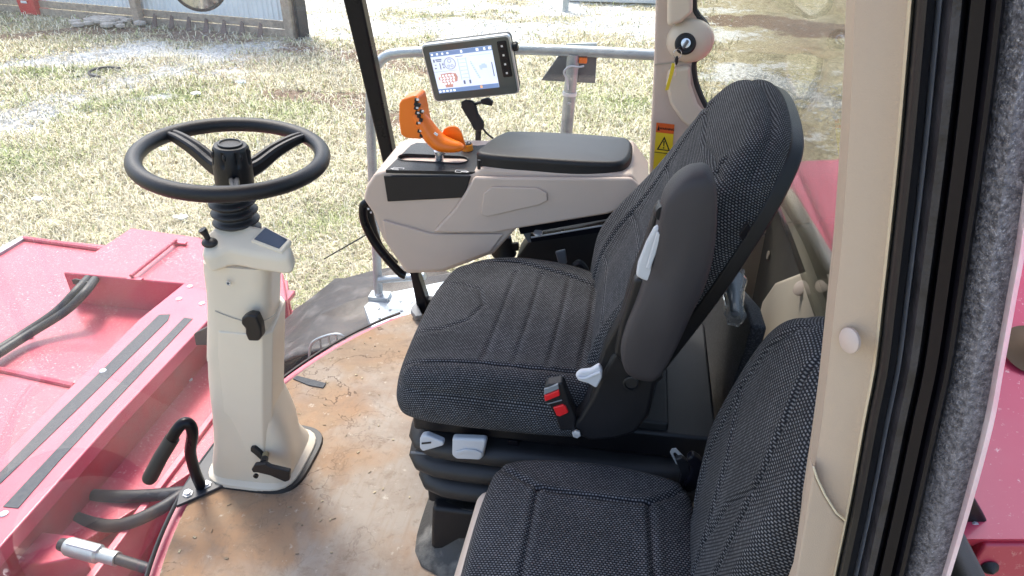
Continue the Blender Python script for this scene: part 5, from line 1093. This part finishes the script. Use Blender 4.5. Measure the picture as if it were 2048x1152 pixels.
# ------------------------------------------------------------------ passenger seat
def passenger_seat():
    t = thing('passenger_seat', 'small speckled black cloth passenger seat nearest the door pillar', 'seat', (0, .77, 0))
    ctl = [(-.188, .50), (-.195, .72), (-.19, .90), (-.172, .965), (-.12, .990), (0, 1.0), (.12, .985), (.160, .955), (.175, .88), (.172, .72), (.168, .50), (.12, .455), (-.14, .455)]
    gr = [([(-.20, .985), (-.165, .945), (-.098, .905), (0, .898), (.092, .900), (.14, .935), (.17, .985)], .0045, .0055), ([(-.098, .905), (-.100, .75), (-.105, .45)], .0045, .005), ([(.092, .900), (.100, .75), (.105, .45)], .0045, .005)]
    c = pad(ctl, .085, .026, crown=.010, grooves=gr, bulge=.008, M=Matrix.Translation((0, 0, .452)), nth=300, nr=110).build('seat_cushion', M_fab, t, ang=70)
    lean = R_(9.5); M = frame((.150, .80, .385), (0, -1, 0), (math.sin(lean), 0, math.cos(lean)))
    bc = [(-.04, 0), (.12, 0), (.155, .08), (.175, .20), (.178, .32), (.165, .42), (.12, .485), (.04, .510), (-.04, .508), (-.10, .475), (-.138, .40), (-.155, .30), (-.158, .20), (-.12, .09)]
    def bb(V):
        u, v, w = V[:, 0], V[:, 1], V[:, 2]; f = np.clip(1+w/.08, 0, 1); V[:, 2] = w+f*.016*np.clip((abs(u)-.08)/.08, 0, 1)**1.5*np.exp(-((v-.2)/.2)**2)-.02*f*np.clip((v-.42)/.12, 0, 1)**2; return V
    g2 = [([(-.07, .0), (-.112, .18), (-.100, .33), (-.075, .43), (-.03, .52)], .0042, .0055), ([(.105, .02), (.11, .2), (.10, .36), (.08, .44), (.03, .52)], .0042, .0055), ([(-.10, .34), (-.02, .27), (.03, .14), (.04, 0)], .0042, .005), ([(.10, .34), (.05, .25), (.03, .14)], .0042, .004)]
    pad(bc, .085, .028, crown=.010, grooves=g2, bend=bb, M=M, nth=300, nr=110, bulge=.008).build('backrest', M_fab, t, ang=70)
    # base box
    MB().loft([[Vector(p) for p in q] for q in ([(-.30, .50, 0), (.22, .50, 0), (.22, .975, 0), (-.30, .975, 0)], [(-.27, .50, .13), (.20, .50, .13), (.20, .972, .13), (-.27, .972, .13)], [(-.212, .50, .38), (.17, .50, .38), (.17, .965, .38), (-.212, .965, .38)])]).build('seat_base', M_beige, t, .02, 4)
    MB().box((.21, .80, .395), (.10, .26, .05)).build('hinge_bracket', M_blackm, t, .008)
    for y in (.90, .86, .82): MB().lathe([(0, 0), (.016, 0), (.018, .006), (.016, .012), (0, .012)], (.215, y, .40), (0, 1, 0), 20).build('hinge_roller', M_gloss, t)
    # belt tongue in its holder
    b = thing('seat_belt_tongue', 'steel belt tongue and black webbing hanging beside the passenger backrest', 'seat belt', W(1380, 940, y=.99))
    tg = MB()
    o = [W(a, b_, y=1.0) for a, b_ in ((1340, 905), (1344, 899), (1352, 898), (1368, 915), (1380, 928), (1372, 938), (1352, 928))]; i_ = [W(a, b_, y=1.0) for a, b_ in ((1346, 909), (1348, 905), (1351, 905), (1357, 911), (1361, 917), (1357, 922), (1351, 920))]
    tg.add(o+i_+[p+Vector((0, .003, 0)) for p in o+i_], [(k, (k+1) % 7, 7+(k+1) % 7, 7+k) for k in range(7)]+[(14+(k+1) % 7, 14+k, 21+k, 21+(k+1) % 7) for k in range(7)]+[(k, 14+k, 14+(k+1) % 7, (k+1) % 7) for k in range(7)]+[(7+k, 7+(k+1) % 7, 21+(k+1) % 7, 21+k) for k in range(7)])
    tg.build('steel_tongue', M_bolt, b)
    ext('tongue_grip', [(1350, 920), (1362, 916), (1378, 928), (1382, 955), (1368, 985), (1358, 972), (1362, 950)], dict(y=.99), (0, .012, 0), M_black, b, .003)
    ext('belt_holder', [(1372, 922), (1384, 912), (1400, 922), (1414, 940), (1412, 965), (1390, 985), (1372, 988), (1364, 975), (1378, 955), (1382, 938)], dict(y=.98), (0, .02, 0), M_gloss, b, .006, seg=3)
    ext('webbing', [(1392, 980), (1412, 940), (1440, 960), (1436, 1010), (1408, 1020), (1402, 998)], dict(y=.985), (0, .01, 0), M_rubber, b, .002)
    # woven pad and bagged cup behind
    p = ext('woven_panel', [(1388, 640), (1400, 590), (1432, 560), (1462, 575), (1490, 610), (1502, 652), (1490, 700), (1470, 760), (1450, 830), (1428, 850), (1405, 760)], dict(x=.262), (.03, 0, 0), mat('dark_weave', (.010, .011, .016), .8, col2=(.05, .052, .06), nscale=300, nmix=(.5, .6)), None, .008, seg=3); tag(p, 'dark woven panel in shadow between the two seat backs', 'panel')
    q = W(1455, 560, x=.245); g = thing('bagged_cup', 'grey cup wrapped in clear crumpled plastic behind the folded armrest', 'cup', q)
    ax = (W(1462, 522, x=.24)-W(1470, 628, x=.24)).normalized(); base = W(1470, 628, x=.24)
    MB().lathe([(0, 0), (.008, .0), (.010, .03), (.013, .06), (.020, .085), (.022, .098), (.018, .098), (.010, .06), (0, .055)], base, ax, 28).build('cup', M_midgrey, g)
    clear = glass('clear_film', (.93, .94, .95), .10, 40)
    MB().lathe([(.014, -.02), (.019, -.005), (.017, .02), (.019, .05), (.025, .082), (.027, .10), (.021, .105)], base, ax, 40, mod=lambda a, h: 1+.16*math.sin(5*a+h*90)+.07*math.sin(11*a-h*160)).build('plastic_wrap', clear, g, keep=True)
passenger_seat()

def debris():
    mb = MB(); r2 = random.Random(5)
    for i in range(110):
        x = r2.uniform(-.95, -.35); y = r2.uniform(.75, 1.95)
        if x < arcx(y)+.06 or (abs(x+.88) < .15 and abs(y-1.32) < .14): continue
        a = r2.uniform(0, 6.3); l = r2.uniform(.002, .009) if i % 3 else r2.uniform(.005, .012); w = .0009 if i % 3 == 0 else l*.6
        mb.box((x, y, .0015), (l, w, .0018), Matrix.Rotation(a, 3, 'Z'))
    o = mb.build('floor_crumbs', mat('straw_crumbs', (.50, .42, .28), .8, col2=(.20, .15, .10), nscale=30, nmix=(.4, .6))); stuff(o); tag(o, 'crumbs of straw and grit scattered over the cab floor', 'crumbs')
debris()
# every mesh without its own origin gets one at the middle of its shape (keeps the outliner tidy)
for o in list(S.objects):
    if o.type == 'MESH' and len(o.data.vertices) and o.parent is None and not o.children and o.get('kind') is None:
        c = sum((Vector(v.co) for v in o.data.vertices), Vector())/len(o.data.vertices); o.data.transform(Matrix.Translation(-c)); o.location = c
